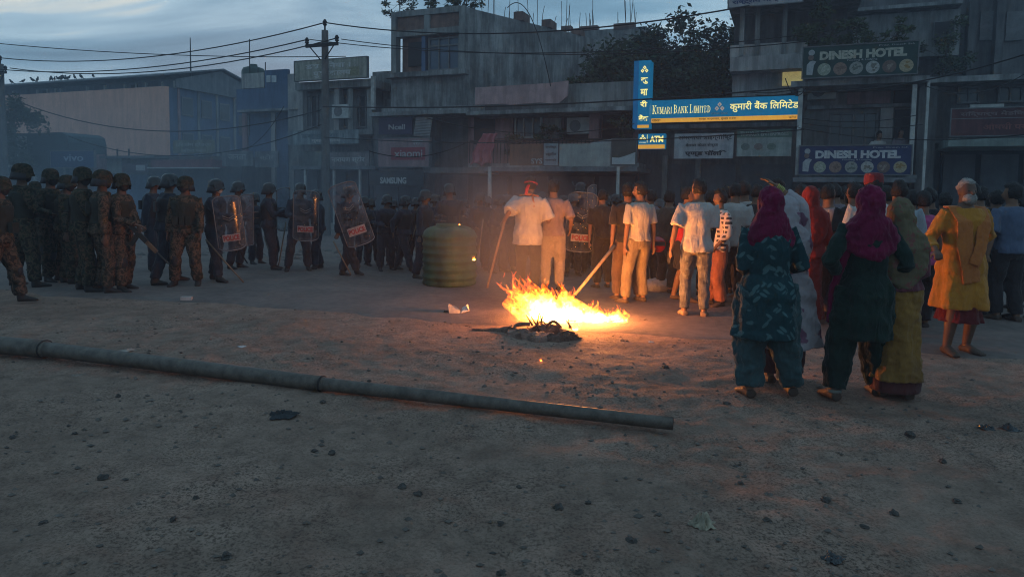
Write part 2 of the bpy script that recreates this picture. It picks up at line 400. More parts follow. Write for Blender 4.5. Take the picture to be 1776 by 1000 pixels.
gb = MB(); gb.v = [(.28, .6, zt), (.28, 8.6, zt), (.28, 8.6, ze-.05), (.28, 4.4, zr-.1), (.28, .6, ze-.05)]; gb.v += [(x-.1, y, z) for x, y, z in gb.v]
gb.f = [(0,1,2,3,4), (9,8,7,6,5)] + [(i, i+5, (i+1) % 5+5, (i+1) % 5) for i in range(5)]; gb.build('gable_panel', TIN, B.o)
for y in (1.0, 2.6, 4.2, 5.8, 7.4):
    MB().box(.005, .09, y-.08, y+.08, 0, zt-.02).build('pillar', PLASTER_ROSE if y < 2 else PLASTER_GREY, B.o)
    f = MB().box(.005, .06, y+.25, y+1.15, zt-1.7, zt-.5).build('window', FRAME, B.o); MB().box(.061, .075, y+.32, y+1.08, zt-1.6, zt-.6).build('pane', GLASSD, f)
    f = MB().box(.005, .06, y+.25, y+1.15, zt-4.4, zt-2.8).build('window', FRAME, B.o); MB().box(.061, .075, y+.32, y+1.08, zt-4.3, zt-2.9).build('pane', GLASSD, f)
# blue house with roof tank
B = Bld('blue_house', 'blue plastered house with stepped parapet and roof tank stand', 'house', 411, 4)
B.box('wall', PLASTER_BLUE, (411, 153), (499, 300), 4, 11, z0=0)
B.box('parapet', PLASTER_BLUE, (459, 121), (498, 153), 4, 4.2, label='tall blue parapet panel with small painted openings')
B.box('parapet', PLASTER_PALE, (419, 127), (458, 153), 4.02, 4.2)
for a, b in (((462, 131), (469, 143)), ((471, 131), (479, 143))): B.box('painted_opening', mat('painted_sky_tone', (.5, .52, .55), ns=3), a, b, 3.97, 3.999)  # pale slabs paint the sky's brightness where the parapet has openings
mt = MB(); u, z = uvz(B, 440, 150, 5.5); mt.lathe([(.01, .0), (.55, 0), (.58, .1), (.58, .8), (.5, .95), (.2, 1.05), (.19, 1.15)], cx=u, cy=1.5, cz=z-.05, n=18); mt.build('roof_tank', mat('tank_dark_green', (.04, .07, .06), r=.5), B.o, smooth=True)
B.box('window', FRAME, (414, 200), (432, 235), 3.94, 3.999); B.box('pillar', PLASTER_PALE, (470, 192), (477, 300), 3.9, 3.999, z0=0); B.box('pillar', PLASTER_ROSE, (420, 196), (428, 230), 3.9, 3.999, z0=0)
B.box('ledge', CONCRETE, (411, 189), (499, 193), 3.3, 3.99)
for px, t in ((433, 68), (460, 108), (447, 118)):
    u, z0 = uvz(B, px, 128, 4.1); z1 = uvz(B, px, t, 4.1)[1]; MB().tube([(u, .1, z0-.3), (u+.02, .1, z1)], .025, n=5).build('antenna_rod', WIREM, B.o)
# left low shops between the poles
B = Bld('shop_row', 'low dark shop row with torn boards below the salmon hall', 'building', 170, 2)
B.box('wall', PLASTER_DARK, (150, 272), (420, 330), 2, 6, z0=0)
B.box('roof_edge', TIN, (172, 270), (268, 274), 1.2, 6)
B.box('awning', mat('red_tin_awning', (.28, .10, .10), (.18, .07, .075), ns=2, streak=.4), (262, 277), (368, 290), 1.2, 2)
B.box('awning_edge', PIPEW, (255, 290), (372, 292), .9, 1.2)
for i, (a, b) in enumerate((((160, 300), (205, 345)), ((210, 303), (260, 345)), ((265, 298), (318, 345)), ((322, 300), (370, 345)), ((374, 300), (418, 345)))):
    B.box('shutter', (SHUT, SHUTB)[i == 1 or i == 0], a, b, 1.93, 1.99, z0=.13)
for px in (162, 182, 202, 222): B.box('post', WIREM, (px, 258), (px+1.5, 276), 1.6, 1.65)
B.box('wall_panel', mat('pale_green_board', (.36, .40, .36), ns=3, streak=.3), (186, 274), (210, 300), 1.5, 1.56)
B.box('wall_panel', PLASTER_ROSE, (162, 268), (185, 300), 1.7, 1.76)
# middle left: pale two-storey with signboards
B = Bld('pale_house', 'grimy pale two storey house with three column upper front', 'house', 498, 1)
B.box('wall', PLASTER_GREY, (500, 152), (646, 300), 1.6, 9, z0=0)
B.box('wall_panel', PLASTER_PALE, (499, 128), (516, 190), 1.5, 1.59)
B.box('roof_slab', CONCRETE, (512, 140), (644, 153), .9, 9)
for px in (520, 583, 607, 640): B.box('column', PLASTER_PALE if px < 600 else PLASTER_GREY, (px-4, 154), (px+5, 226), 1.0, 1.3)
B.box('balcony_slab', CONCRETE, (505, 226), (646, 234), .8, 1.59)
for a, b in (((530, 165), (552, 222)), ((588, 165), (604, 222)), ((613, 165), (636, 222))): B.window(a, b, 1.54, FRAME, GLASSD, 1)
B.box('drain_pipe', PIPEW, (643, 132), (649, 190), .85, .97)
B.box('shop_shade_slab', DARK, (510, 290), (640, 345), 1.5, 1.59, z0=.13)
for a, b in (((512, 296), (550, 345)), ((556, 296), (598, 345)), ((603, 296), (638, 345))): B.box('shutter', SHUT, a, b, 1.42, 1.48, z0=.13)
B.box('awning', TIN, (505, 288), (650, 294), .2, 1.59)
for px in (527, 577, 622): B.box('post', PIPEW, (px, 292), (px+3, 345), .25, .33, z0=.1)
# low dark link building
B = Bld('link_building', 'low dark building squeezed beside the raw concrete block', 'building', 648, 2)
B.box('wall', CONCRETE, (646, 124), (682, 300), 2.4, 8, z0=0)
B.box('wall_panel', PLASTER_GREY, (664, 172), (690, 232), 2.3, 2.39); B.box('painted_opening', DARK, (650, 178), (662, 230), 2.3, 2.39)
# tall concrete block: front parallel-ish, long side wall going back right
B = Bld('concrete_block', 'tall unfinished concrete block with brick infill and long bare side wall', 'building', 678, 1)
_, Z1 = fuz(742, 16, 1); _, Z2 = fuz(742, 50, 1); _, Z3 = fuz(742, 125, 1)
uA = 0.0; uBx = fuz(806, 100, 1)[0] - B.u
sx, sy = 3.4, 7.2   # side wall run in street coordinates
MB().prism([(uA+.3, .35), (uBx-.3, .35), (uBx-.3+sx, .35+sy), (uA+.3+sx*.3, 7.6)], Z3+.001, Z1-.3).build('wall', BRICKY, B.o)
MB().prism([(uA, 0), (uBx, 0), (uBx+sx, sy), (uA+sx*.3, 7.6)], 0, Z3).build('lower_wall', CONCRETE, B.o)
MB().prism([(uBx-.27, .04), (uBx-.003, .04), (uBx-.003+sx, .0+sy), (uBx-.27+sx, .0+sy)], Z3+.002, Z1-.05).build('side_wall', CONCRETE, B.o)
def fbar(nm, x0, x1, z0, z1, m=PLASTER_GREY, y0=.0, y1=.34): return MB().box(x0, x1, y0, y1, z0, z1).build(nm, m, B.o)
fbar('column', uA, uA+.22, Z3+.003, Z1); fbar('column', uBx-.24, uBx-.003, Z3+.003, Z1, y0=-.03); um = fuz(740, 40, 1)[0]-B.u
fbar('column', um-.12, um+.12, Z2, Z1-.21); fbar('beam', uA+.22, uBx-.24, Z1-.2, Z1+.02); fbar('beam', uA+.22, uBx-.24, Z2-.22, Z2)
fbar('brick_panel', uA+.23, um-.12, Z2+.003, Z1-.21, BRICKY, .1, .3); fbar('brick_panel', um+.12, uBx-.24, Z2+.003, Z1-.21, BRICKY, .1, .3)
ux = fuz(732, 90, 1)[0]-B.u; fbar('column', ux-.08, ux+.08, Z3+.003, Z2-.23, PLASTER_BLUE, .1, .33)
fbar('painted_opening', uA+.6, ux-.2, Z3+.3, Z2-.4, DARK, .28, .345)
w_ = MB(); x0, x1 = ux+.2, uBx-.35
for i in range(4): xx = x0 + (x1-x0)*i/3; w_.box(xx-.03, xx+.03, .18, .24, Z3+.1, Z2-.3)
for z in (Z3+.1, Z3+1.0, Z2-.35): w_.box(x0, x1, .19, .23, z-.03, z+.03)
f = w_.build('window', FRAME, B.o); MB().box(x0, x1, .25, .28, Z3+.1, Z2-.3).build('pane', mat('blue_grey_pane', (.10, .135, .19), (.07, .10, .14), r=.25, ns=1), f)
fbar('lower_slab', uA-.1, uBx+.2, Z3-.2, Z3-.02, CONCRETE, -.35, -.003)
for i in range(22):
    t = rnd.random(); x = uBx + sx*t*.98 - .15; y = sy*t + .1
    h = rnd.choice((.3, .5, .8, 1.1)) * rnd.uniform(.7, 1.2); lx = rnd.uniform(-.06, .06)
    MB().tube([(x, y, Z1-.1), (x+lx, y, Z1+h*.6), (x+lx*2.5, y, Z1+h)], .012, n=4).build('rebar', mat('rusty_rebar', (.09, .06, .05), r=.9), B.o)
for t in (.42, .62, .85):
    x = uBx + sx*t; y = sy*t; MB().box(x-.5, x-.1, y-.5, y+.3, Z1-.049, Z1+rnd.uniform(.15, .4)).build('parapet_stub', BRICKY, B.o)
MB().box(uA-.05, uBx+.4, -.6, -.003, fuz(742, 192, 1)[1]-.08, fuz(742, 192, 1)[1]+.06).build('ledge', CONCRETE, B.o)
# rear unfinished roof behind the long wall
B = Bld('rear_building', 'unfinished rear building with rebar stubs showing over the bare side wall', 'building', 972, 10)
B.box('wall', CONCRETE, (960, 52), (1118, 300), 10, 16, z0=0)
for a, b in ((973, 990), (1005, 1036), (1064, 1100)): B.box('parapet_stub', BRICKY, (a, 45 if a != 1064 else 40), (b, 52), 10, 10.4)
for i in range(17):
    px = rnd.choice((976, 983, 1012, 1018, 1022, 1026, 1068, 1076, 1085, 1092, 1098)) + rnd.uniform(-2, 2); u, z = uvz(B, px, 50, 10.2); h = rnd.uniform(.4, 1.5)
    MB().tube([(u, .2+rnd.random()*.5, z-.1), (u+rnd.uniform(-.12, .12), .3, z+h)], .014, n=4).build('rebar', mat('rusty_rebar', (.09, .06, .05), r=.9), B.o)
# phone shop below the block
B = Bld('phone_shop', 'dark two level phone shop under the raw concrete block', 'shop', 650, .2)
B.box('wall', PLASTER_DARK, (648, 200), (755, 330), .5, .99, z0=0)
B.box('roof_edge', CONCRETE, (640, 192), (812, 199), -.4, .98)
B.box('fascia', mat('dark_fascia', (.05, .052, .058), ns=3), (640, 296), (735, 322), -.5, -.4)
for a, b in (((652, 324), (690, 350)), ((693, 324), (730, 350))): B.box('shutter', SHUT, a, b, .2, .3, z0=.13)
B.box('awning', PLASTER_DARK, (735, 290), (842, 300), -.8, .48)
# central low pink balcony building
B = Bld('balcony_building', 'two storey rose building with broken pink parapet and open balcony', 'building', 812, 0)
B.box('wall', PLASTER_ROSE, (812, 190), (1108, 335), 1.0, 1.9, z0=0)
B.box('upper_mass', PLASTER_DARK, (830, 150), (1108, 190), 1.91, 7, z0=3)
B.box('roof_slab', CONCRETE, (808, 188), (1108, 195), -.5, 1.9)
pp = MB(); a0 = uvz(B, 824, 168, -.45); pts = []
zb = uvz(B, 900, 184, -.45)[1]; 
top = [(uvz(B, 824, 152, -.45)), (uvz(B, 860, 150, -.45)), (uvz(B, 905, 147, -.45)), (uvz(B, 955, 144, -.45)), (uvz(B, 985, 140, -.45))]
bot = [(uvz(B, 984, 166, -.45)), (uvz(B, 968, 180, -.45)), (uvz(B, 935, 178, -.45)), (uvz(B, 885, 182, -.45)), (uvz(B, 872, 180, -.45)), (uvz(B, 824, 182, -.45))]
pp.xprism([(x, z) for x, z in reversed(top + bot)], -.45, -.36).build('pink_parapet', mat('pink_sheet', (.52, .33, .32), (.38, .25, .25), ns=3, streak=.3), B.o)
B.box('upper_parapet', PLASTER_GREY, (985, 143), (1108, 186), -.2, 0.0)
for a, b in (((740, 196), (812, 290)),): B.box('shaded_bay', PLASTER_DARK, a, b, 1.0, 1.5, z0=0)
for a, b, m_ in (((860, 205), (890, 240), PLASTER_ROSE), ((944, 205), (973, 240), PLASTER_PALE)): B.box('wall_panel', m_, a, b, .9, .99)
B.window((893, 200), (940, 240), .9, PIPEW, GLASSD, 2, .1)
for a, b in (((978, 200), (1020, 244)), ((1045, 198), (1098, 240)), ((822, 202), (858, 250))): B.box('painted_opening', DARK, a, b, .95, .99)
for px in (1022, 1030): B.box('column', PLASTER_ROSE, (px, 196), (px+9, 244), .2, .5)
rl = B.box('balcony_slab', CONCRETE, (812, 283), (1108, 292), -.3, .99)
u0 = uvz(B, 815, 240, -.2)[0]; u1 = uvz(B, 1105, 240, -.2)[0]; zr1 = uvz(B, 960, 243, -.2)[1]; zr0 = uvz(B, 960, 283, -.2)[1]
MB().tube([(u0, -.2, zr1), (u1, -.2, zr1)], .03, ref=(0, 0, 1), n=6).build('handrail', WIREM, B.o)
n = 46
for i in range(n):
    x = u0 + (u1-u0)*i/(n-1); MB().box(x-.012, x+.012, -.215, -.19, zr0, zr1).build('baluster', WIREM, B.o)
B.box('awning', TIN, (840, 290), (1105, 297), -1.4, .99)
for px in (846, 1069): B.box('post', PIPEW, (px, 289), (px+5, 340), -1.45, -1.36, z0=.1)
B.box('shop_shade_slab', DARK, (812, 300), (1105, 345), .9, .99, z0=.13)
for a, b in (((820, 306), (880, 350)), ((888, 306), (950, 350)), ((958, 306), (1030, 350)), ((1038, 306), (1100, 350))): B.box('shutter', SHUT, a, b, .6, .7, z0=.13)
# bank building
B = Bld('bank_building', 'narrow bank building, dark front with pale balconied storey above', 'building', 1112, .3)
B.box('wall', PLASTER_DARK, (1110, 170), (1392, 335), 1.0, 7, z0=0)
B.box('sign_ledge', CONCRETE, (1128, 214), (1390, 221), .2, .99)
B.box('upper_wall', PLASTER_PALE, (1270, 120), (1392, 170), 1.2, 6)
B.box('balcony_slab', PLASTER_PALE, (1266, 96), (1392, 121), .5, 6)
B.box('back_wall', PLASTER_DARK, (1275, -60), (1470, 97), 2.2, 6)
for px in (1284, 1311, 1358): B.box('column', PLASTER_GREY, (px, -60), (px+8, 97), .8, 1.1)
B.box('wall_panel', PLASTER_PALE, (1266, 75), (1400, 97), .9, 1.0)
B.box('balcony_slab', PLASTER_GREY, (1262, -20), (1500, -4), .4, 6)
B.box('lamplight_patch', glow('yellow_lamplight_glow', (.9, .70, .25), .24), (1357, 114), (1392, 148), 1.12, 1.19, label='small wall patch glowing with painted yellow lamplight beside the hotel sign')  # emission puts lamplight into the patch, no lamp stands there
for a, b in (((1120, 285), (1180, 350)), ((1190, 285), (1275, 350)), ((1285, 285), (1375, 350))): B.box('shutter', SHUT, a, b, .9, .98, z0=.13)
for px in (1148, 1205): B.box('pillar', PLASTER_GREY, (px, 270), (px+9, 345), .7, .89, z0=.13)
# hotel
B = Bld('hotel_building', 'small two storey hotel with corner posts and open upper veranda', 'building', 1388, 0)
B.box('wall', PLASTER_GREY, (1392, 148), (1600, 335), 1.2, 6, z0=0)
B.box('wall_panel', PLASTER_ROSE, (1470, 150), (1545, 180), 1.1, 1.19); B.box('ledge', CONCRETE, (1400, 181), (1590, 187), .95, 1.19)
B.window((1437, 195), (1522, 256), 1.12, FRAME, GLASSD, 3, .07)
B.box('painted_opening', DARK, (1551, 190), (1585, 256), 1.1, 1.19); B.box('painted_opening', DARK, (1551, 152), (1585, 180), 1.1, 1.19); B.box('pillar', PLASTER_PALE, (1526, 187), (1548, 256), 1.0, 1.19)
B.box('roof_slab', CONCRETE, (1372, 136), (1612, 146), -.5, 6); B.box('balcony_slab', CONCRETE, (1385, 303), (1590, 309), -.3, 1.19)
B.box('awning', TIN, (1375, 308), (1588, 316), -1.1, -.31)
for px, y0, y1, dd in ((1386, 150, 303, -.3), (1583, 146, 303, -.3)): B.box('corner_post', PIPEW, (px-4, y0), (px+4, y1), dd, dd+.12)
B.box('drain_pipe', PIPEW, (1603, 140), (1608, 345), -.4, -.3, z0=.1)
B.box('shop_shade_slab', DARK, (1395, 318), (1590, 350), 1.1, 1.19, z0=.13)
B.box('side_wall', PLASTER_DARK, (1590, 150), (1622, 335), .2, 6, z0=0)
# tower above the hotel
B = Bld('upper_block', 'dim upper block above the hotel with one open window', 'building', 1475, 6)
B.box('wall', PLASTER_DARK, (1400, -90), (1800, 140), 7, 14, z0=0)
B.box('wall_panel', PLASTER_GREY, (1480, 22), (1665, 100), 6.4, 6.99)
B.box('window', FRAME, (1619, 36), (1656, 76), 6.3, 6.39); B.box('painted_opening', DARK, (1621, 38), (1654, 74), 6.25, 6.29)
B.box('column', PLASTER_GREY, (1464, -60), (1474, 60), 6.2, 6.5); B.box('floor_slab', CONCRETE, (1400, 10), (1670, 16), 6, 6.99)
for px in (1680, 1728): B.box('column', PLASTER_DARK, (px, -60), (px+14, 150), 6.5, 6.99)
for a, b in (((1700, 20), (1722, 70)), ((1745, 20), (1776, 70))): B.box('window', FRAME, a, b, 6.9, 6.98)
# right dark house
B = Bld('corner_house', 'dark house at the right with long faded red fascia', 'house', 1620, 0)
B.box('wall', PLASTER_DARK, (1622, 135), (1900, 335), 1.2, 7, z0=0)
B.box('roof_slab', CONCRETE, (1612, 128), (1900, 138), .2, 7)
for a, b in (((1660, 150), (1700, 180)), ((1730, 148), (1775, 178))): B.window(a, b, 1.12, FRAME, GLASSD, 1)
B.box('canopy', mat('pale_green_canopy', (.24, .29, .27), ns=2, streak=.3), (1645, 239), (1900, 253), -.9, 1.19)
B.box('shop_shade_slab', DARK, (1630, 262), (1900, 345), 1.1, 1.19, z0=.13)
for a, b in (((1635, 268), (1690, 350)), ((1700, 268), (1765, 350)), ((1775, 268), (1840, 350))): B.box('shutter', SHUT, a, b, .95, 1.05, z0=.13)
# stall at far left
B = Bld('tarpaulin_stall', 'teal tarpaulin covered stall with rounded end at far left', 'stall', 60, 1)
TARP = mat('teal_tarpaulin', (.05, .085, .095), (.03, .055, .062), ns=2, bump=.4, bs=8)
u0, z0 = uvz(B, 30, 229, .5); u1, z1 = uvz(B, 118, 229, .5)
MB().xprism([(u0-1.5, 2.0), (u1, 2.0), (u1, z1-.5), (u1-.12, z1-.15), (u1-.5, z1), (u0-1.5, z1)], -.5, 1.5).build('cover', TARP, B.o)
for px in (14, 60, 112): B.box('post', PIPEW, (px-2, 280), (px+2, 345), .5, .58, z0=.0)
B.box('back_panel', PLASTER_DARK, (0, 285), (120, 345), 2.6, 2.7, z0=.13); B.box('side_panel', PLASTER_PALE, (10, 236), (32, 290), .3, .45); B.box('side_panel', PLASTER_PALE, (36, 236), (42, 275), .3, .45)
# low wall behind left police
frame_obj(tag(MB().box(0, 9, 0, .25, 0, 1.25).build('low_wall', SHUTB), 'low blue painted wall behind the camouflage group', 'wall'), fuz(30, 330, -1.5)[0], -1.5, .13)
# ---------------------------------------------------------------- signs
def text_part(s, par, cx, cz, wd, ht, y, m, bold=0.0, name='lettering', skew=0.0, rot=0.0, depth=.008, xscale=True):
    c = bpy.data.curves.new('lettering', 'FONT'); c.body = s; c.size = 1; c.offset = bold; c.extrude = 0.02; c.resolution_u = 3; c.shear = skew
    t = bpy.data.objects.new('tmp', c); COL.objects.link(t); bpy.context.view_layer.update()
    me = bpy.data.meshes.new_from_object(t.evaluated_get(bpy.context.evaluated_depsgraph_get()))
    bpy.data.objects.remove(t); bpy.data.curves.remove(c)
    v = np.empty(len(me.vertices)*3); me.vertices.foreach_get('co', v); v = v.reshape(-1, 3)
    lo, hi = v.min(0), v.max(0); k = (hi - lo); k[k == 0] = 1
    q = (v - (lo+hi)/2) / k; x = q[:, 0]*wd; z = q[:, 1]*ht; yy = q[:, 2]*depth
    ca, sa = math.cos(rot), math.sin(rot)
    v2 = np.stack([x*ca - z*sa, -yy, x*sa + z*ca], -1); me.vertices.foreach_set('co', v2.astype('f').ravel())
    me.materials.clear(); me.materials.append(m); me.update()
    o = bpy.data.objects.new(name, me); COL.objects.link(o); o.parent = par; o.location = (cx, y - depth/2 - .001, cz); return o
def board(name, label, cat, a, b, d, mp_, thick=.06, frame=None, group=None, tilt=0.0, fw=.03):
    """a sign panel at pixel rectangle a-b on setback d; returns root and a pixel->local function"""
    (x0, y0), (x1, y1) = a, b; cx, cy = (x0+x1)/2, (y0+y1)/2
    u0 = fuz(x0, cy, d)[0]; u1 = fuz(x1, cy, d)[0]; z1 = fuz(cx, y0, d)[1]; z0 = fuz(cx, y1, d)[1]; uc = (u0+u1)/2
    o = thing(name, label, cat, fworld(uc, d, z0), FANG, group); o.rotation_euler = Euler((tilt, 0, FANG))
    W = u1-u0; H = z1-z0
    MB().box(-W/2, W/2, 0, thick, 0, H).build('panel', mp_, o)
    if frame:
        m = MB(); m.box(-W/2-fw, -W/2-.002, -.02, thick, -fw, H+fw); m.box(W/2+.002, W/2+fw, -.02, thick, -fw, H+fw); m.box(-W/2, W/2, -.02, thick, H+.002, H+fw); m.box(-W/2, W/2, -.02, thick, -fw, -.002)
        m.build('frame', frame, o)
    o['W'] = W; o['H'] = H
    return o, W, H
def strip(par, W, H, x0, x1, z0, z1, m, name='strip', y=-.012):
    return MB().box(-W/2+W*x0, -W/2+W*x1, y, -.001, H*z0, H*z1).build(name, m, par)
YEL = glow('lit_yellow_letters', (1.0, .80, .26), .95); PALEY = glow('lit_pale_letters', (.95, .9, .55), .7)
BLU = glow('lit_blue_panel', (.0, .13, .27), .62); BLUD = mat('blue_side', (.02, .10, .22), ns=4, emit=(0, .13, .35, .35)); ORG = glow('lit_amber_strip', (.95, .42, .05), .55)
INK = mat('dark_ink', (.03, .03, .035), ns=5); PALE = mat('pale_print', (.50, .50, .50), (.4, .4, .4), ns=5); PALE2 = mat('off_white_print', (.42, .43, .44), (.3, .31, .32), ns=9)
def emblem(par, cx, cz, s, y, m):
    for dx, dz in ((0, .55), (-.5, -.2), (.5, -.2)):
        mm = MB(); r = s*.42; x, z = cx+dx*s, cz+dz*s
        mm.xprism([(x, z-r*1.15), (x+r, z), (x, z+r*1.15), (x-r, z)], y-.012, y-.001).build('emblem_petal', m, par)
        MB().xprism([(x, z-r*.3), (x+r*.28, z), (x, z+r*.3), (x-r*.28, z)], y-.016, y-.0125).build('emblem_dot', BLUD, par)
# serif capitals drawn as strokes for the bank name
def serif_text(par, s, x0, x1, z0, z1, y, m):
    G_ = {  # thin/thick strokes in a 1x1 box: ('l',x,z,x,z,width) ; serifs added at listed points
     'K': (1.0, [(.2,0,.2,1,.2),(.25,.45,.85,1,.09),(.42,.55,.9,0,.18)], [(.2,0),(.2,1),(.85,1),(.88,0)]),
     'U': (1.0, [(.2,1,.2,.3,.2),(.2,.3,.35,.06,.16),(.35,.05,.65,.05,.1),(.65,.06,.8,.3,.1),(.8,.3,.8,1,.1)], [(.2,1),(.8,1)]),
     'M': (1.25, [(.15,0,.17,1,.08),(.17,1,.5,.1,.15),(.5,.1,.83,1,.07),(.83,1,.85,0,.17)], [(.15,0),(.85,0),(.15,1),(.85,1)]),
     'A': (1.0, [(.12,0,.5,1,.08),(.5,1,.88,0,.19),(.27,.33,.73,.33,.07)], [(.12,0),(.88,0)]),
     'R': (1.0, [(.2,0,.2,1,.2),(.2,.96,.6,.96,.08),(.6,.96,.76,.75,.17),(.76,.75,.6,.5,.15),(.6,.5,.2,.5,.08),(.5,.5,.9,0,.18)], [(.2,0),(.2,1),(.9,0)]),
     'I': (.5, [(.5,0,.5,1,.4)], [(.5,0),(.5,1)]),
     'B': (.95, [(.2,0,.2,1,.2),(.2,.96,.6,.96,.08),(.6,.96,.74,.77,.17),(.74,.77,.58,.53,.15),(.2,.53,.58,.53,.08),(.58,.53,.82,.28,.17),(.82,.28,.6,.04,.16),(.6,.04,.2,.04,.08)], [(.2,0),(.2,1)]),
     'N': (1.1, [(.17,0,.17,1,.09),(.17,1,.83,0,.18),(.83,0,.83,1,.09)], [(.17,0),(.17,1),(.83,1)]),
     'L': (.85, [(.22,0,.22,1,.21),(.22,.04,.85,.04,.09),(.85,.04,.88,.25,.08)], [(.22,0),(.22,1)]),
     'T': (.95, [(.5,0,.5,1,.2),(.1,.96,.9,.96,.08),(.1,.96,.08,.76,.07),(.9,.96,.92,.76,.07)], [(.5,0)]),
     'E': (.9, [(.22,0,.22,1,.2),(.22,.96,.8,.96,.08),(.22,.52,.65,.52,.08),(.22,.04,.85,.04,.09),(.8,.96,.82,.78,.07),(.85,.04,.88,.24,.08)], [(.22,0),(.22,1)]),
     'D': (1.05, [(.2,0,.2,1,.19),(.2,.96,.55,.96,.08),(.55,.96,.82,.7,.15),(.82,.7,.82,.3,.18),(.82,.3,.55,.04,.15),(.55,.04,.2,.04,.08)], [(.2,0),(.2,1)])}
    adv = []; big = []
    for w_ in s.split(' '):
        for i, ch in enumerate(w_): adv.append(G_[ch][0] * (1.12 if i == 0 else .86)); big.append((ch, i == 0))
        adv.append(.42); big.append((' ', 0))
    adv.pop(); big.pop(); k = (x1-x0)/sum(adv); x = x0
    for (ch, bg_), a in zip(big, adv):
        if ch != ' ':
            h = (z1-z0)*(1 if bg_ else .78); mm = MB(); wd = a*k*.88
            def P(px_, pz_): return x + px_*wd, z0 + pz_*h
            for n_, (ax, az, bx, bz, t) in enumerate(G_[ch][1]):
                A = Vector(P(ax, az)); Bv = Vector(P(bx, bz)); dv = (Bv-A).normalized(); nv = Vector((-dv.y, dv.x))*t*wd*.40
                q = [A-nv, Bv-nv, Bv+nv, A+nv]; o_ = y-.012-n_*.0006; mm.xprism([(v.x, v.y) for v in q], o_, y-.001)
            for n_, (sx_, sz_) in enumerate(G_[ch][2]):
                A = P(sx_, sz_); t = h*.03; mm.xprism([(A[0]-wd*.2, A[1]-t), (A[0]+wd*.2, A[1]-t), (A[0]+wd*.2, A[1]+t), (A[0]-wd*.2, A[1]+t)], y-.018-n_*.0005, y-.001)
            mm.build('letter', m, par)
        x += a*k
o, W, H = board('bank_sign', 'long lit blue bank fascia with yellow lettering and amber base', 'sign', (1128, 170), (1388, 210), -.15, BLU, .25, WIREM)
strip(o, W, H, 0, 1, 0, .19, ORG, 'amber_strip')
def lx(px, a, b, W): return -W/2 + W*(px-a)/(b-a)
serif_text(o, 'KUMARI BANK LIMITED', lx(1132, 1128, 1388, W), lx(1238, 1128, 1388, W), H*.40, H*.76, 0, YEL)
emblem(o, lx(1253, 1128, 1388, W), H*.60, .16, 0, glow('lit_silver_petal', (.6, .45, .35), .35))
text_part('KUMARI BANK', o, lx(1253, 1128, 1388, W), H*.34, .5, .07, 0, PALE2)
text_part('कुमारी बैंक िलिमटेड', o, lx(1328, 1128, 1388, W), H*.60, W*.44, H*.46, 0, YEL, bold=.010)
text_part('शाखा कार्यालय, मुख्य सडक', o, lx(1250, 1128, 1388, W), H*.095, W*.25, H*.1, -.012, INK)
text_part('शाखा', o, lx(1140, 1128, 1388, W), H*.095, W*.06, H*.1, -.012, INK); text_part('फोन', o, lx(1376, 1128, 1388, W), H*.095, W*.05, H*.1, -.012, INK)
o, W, H = board('bank_blade_sign', 'tall vertical lit blue bank sign with yellow letters', 'sign', (1107, 105), (1127, 222), -.55, BLU, .5)
MB().box(-W/2-.16, -W/2-.003, -.0, .5, 0, H).build('side_panel', BLUD, o)
strip(o, W, H, 0, 1, 0, .045, ORG, 'amber_strip')
emblem(o, 0, H*.86, .13, 0, YEL)
for s_, z in (('कु', .70), ('मा', .53), ('री', .36), ('बैंक', .15)): text_part(s_, o, .0, H*z, W*(.62 if s_ != 'बैंक' else .85), H*.095, 0, YEL, bold=.03)
o, W, H = board('atm_sign', 'small lit blue and amber ATM box sign', 'sign', (1107, 232), (1153, 258), -.5, BLU, .3)
strip(o, W, H, 0, 1, 0, .27, ORG, 'amber_strip'); strip(o, W, H, .33, .345, .4, .95, YEL, 'divider')
emblem(o, -W*.33, H*.72, .11, 0, YEL); text_part('KUMARI', o, -W*.33, H*.42, W*.24, H*.08, 0, PALEY); text_part('ATM', o, W*.19, H*.64, W*.5, H*.42, 0, YEL, bold=.04)
def dish(par, cx, cz, r, y, m1, m2, seed):
    rr = random.Random(seed); d_ = MB(); n = 20
    d_.xprism([(cx+math.cos(2*math.pi*i/n)*r, cz+math.sin(2*math.pi*i/n)*r) for i in range(n)], y-.008, y-.001).build('dish_print', m1, par)
    f = MB()
    for i in range(9):
        a = rr.uniform(0, 6.28); q = rr.uniform(0, .62)*r; s_ = rr.uniform(.13, .27)*r; x, z = cx+math.cos(a)*q, cz+math.sin(a)*q
        f.xprism([(x+math.cos(2*math.pi*j/7)*s_, z+math.sin(2*math.pi*j/7)*s_*.8) for j in range(7)], y-.010-i*.0004, y-.0085)
    f.build('food_print', m2, par)
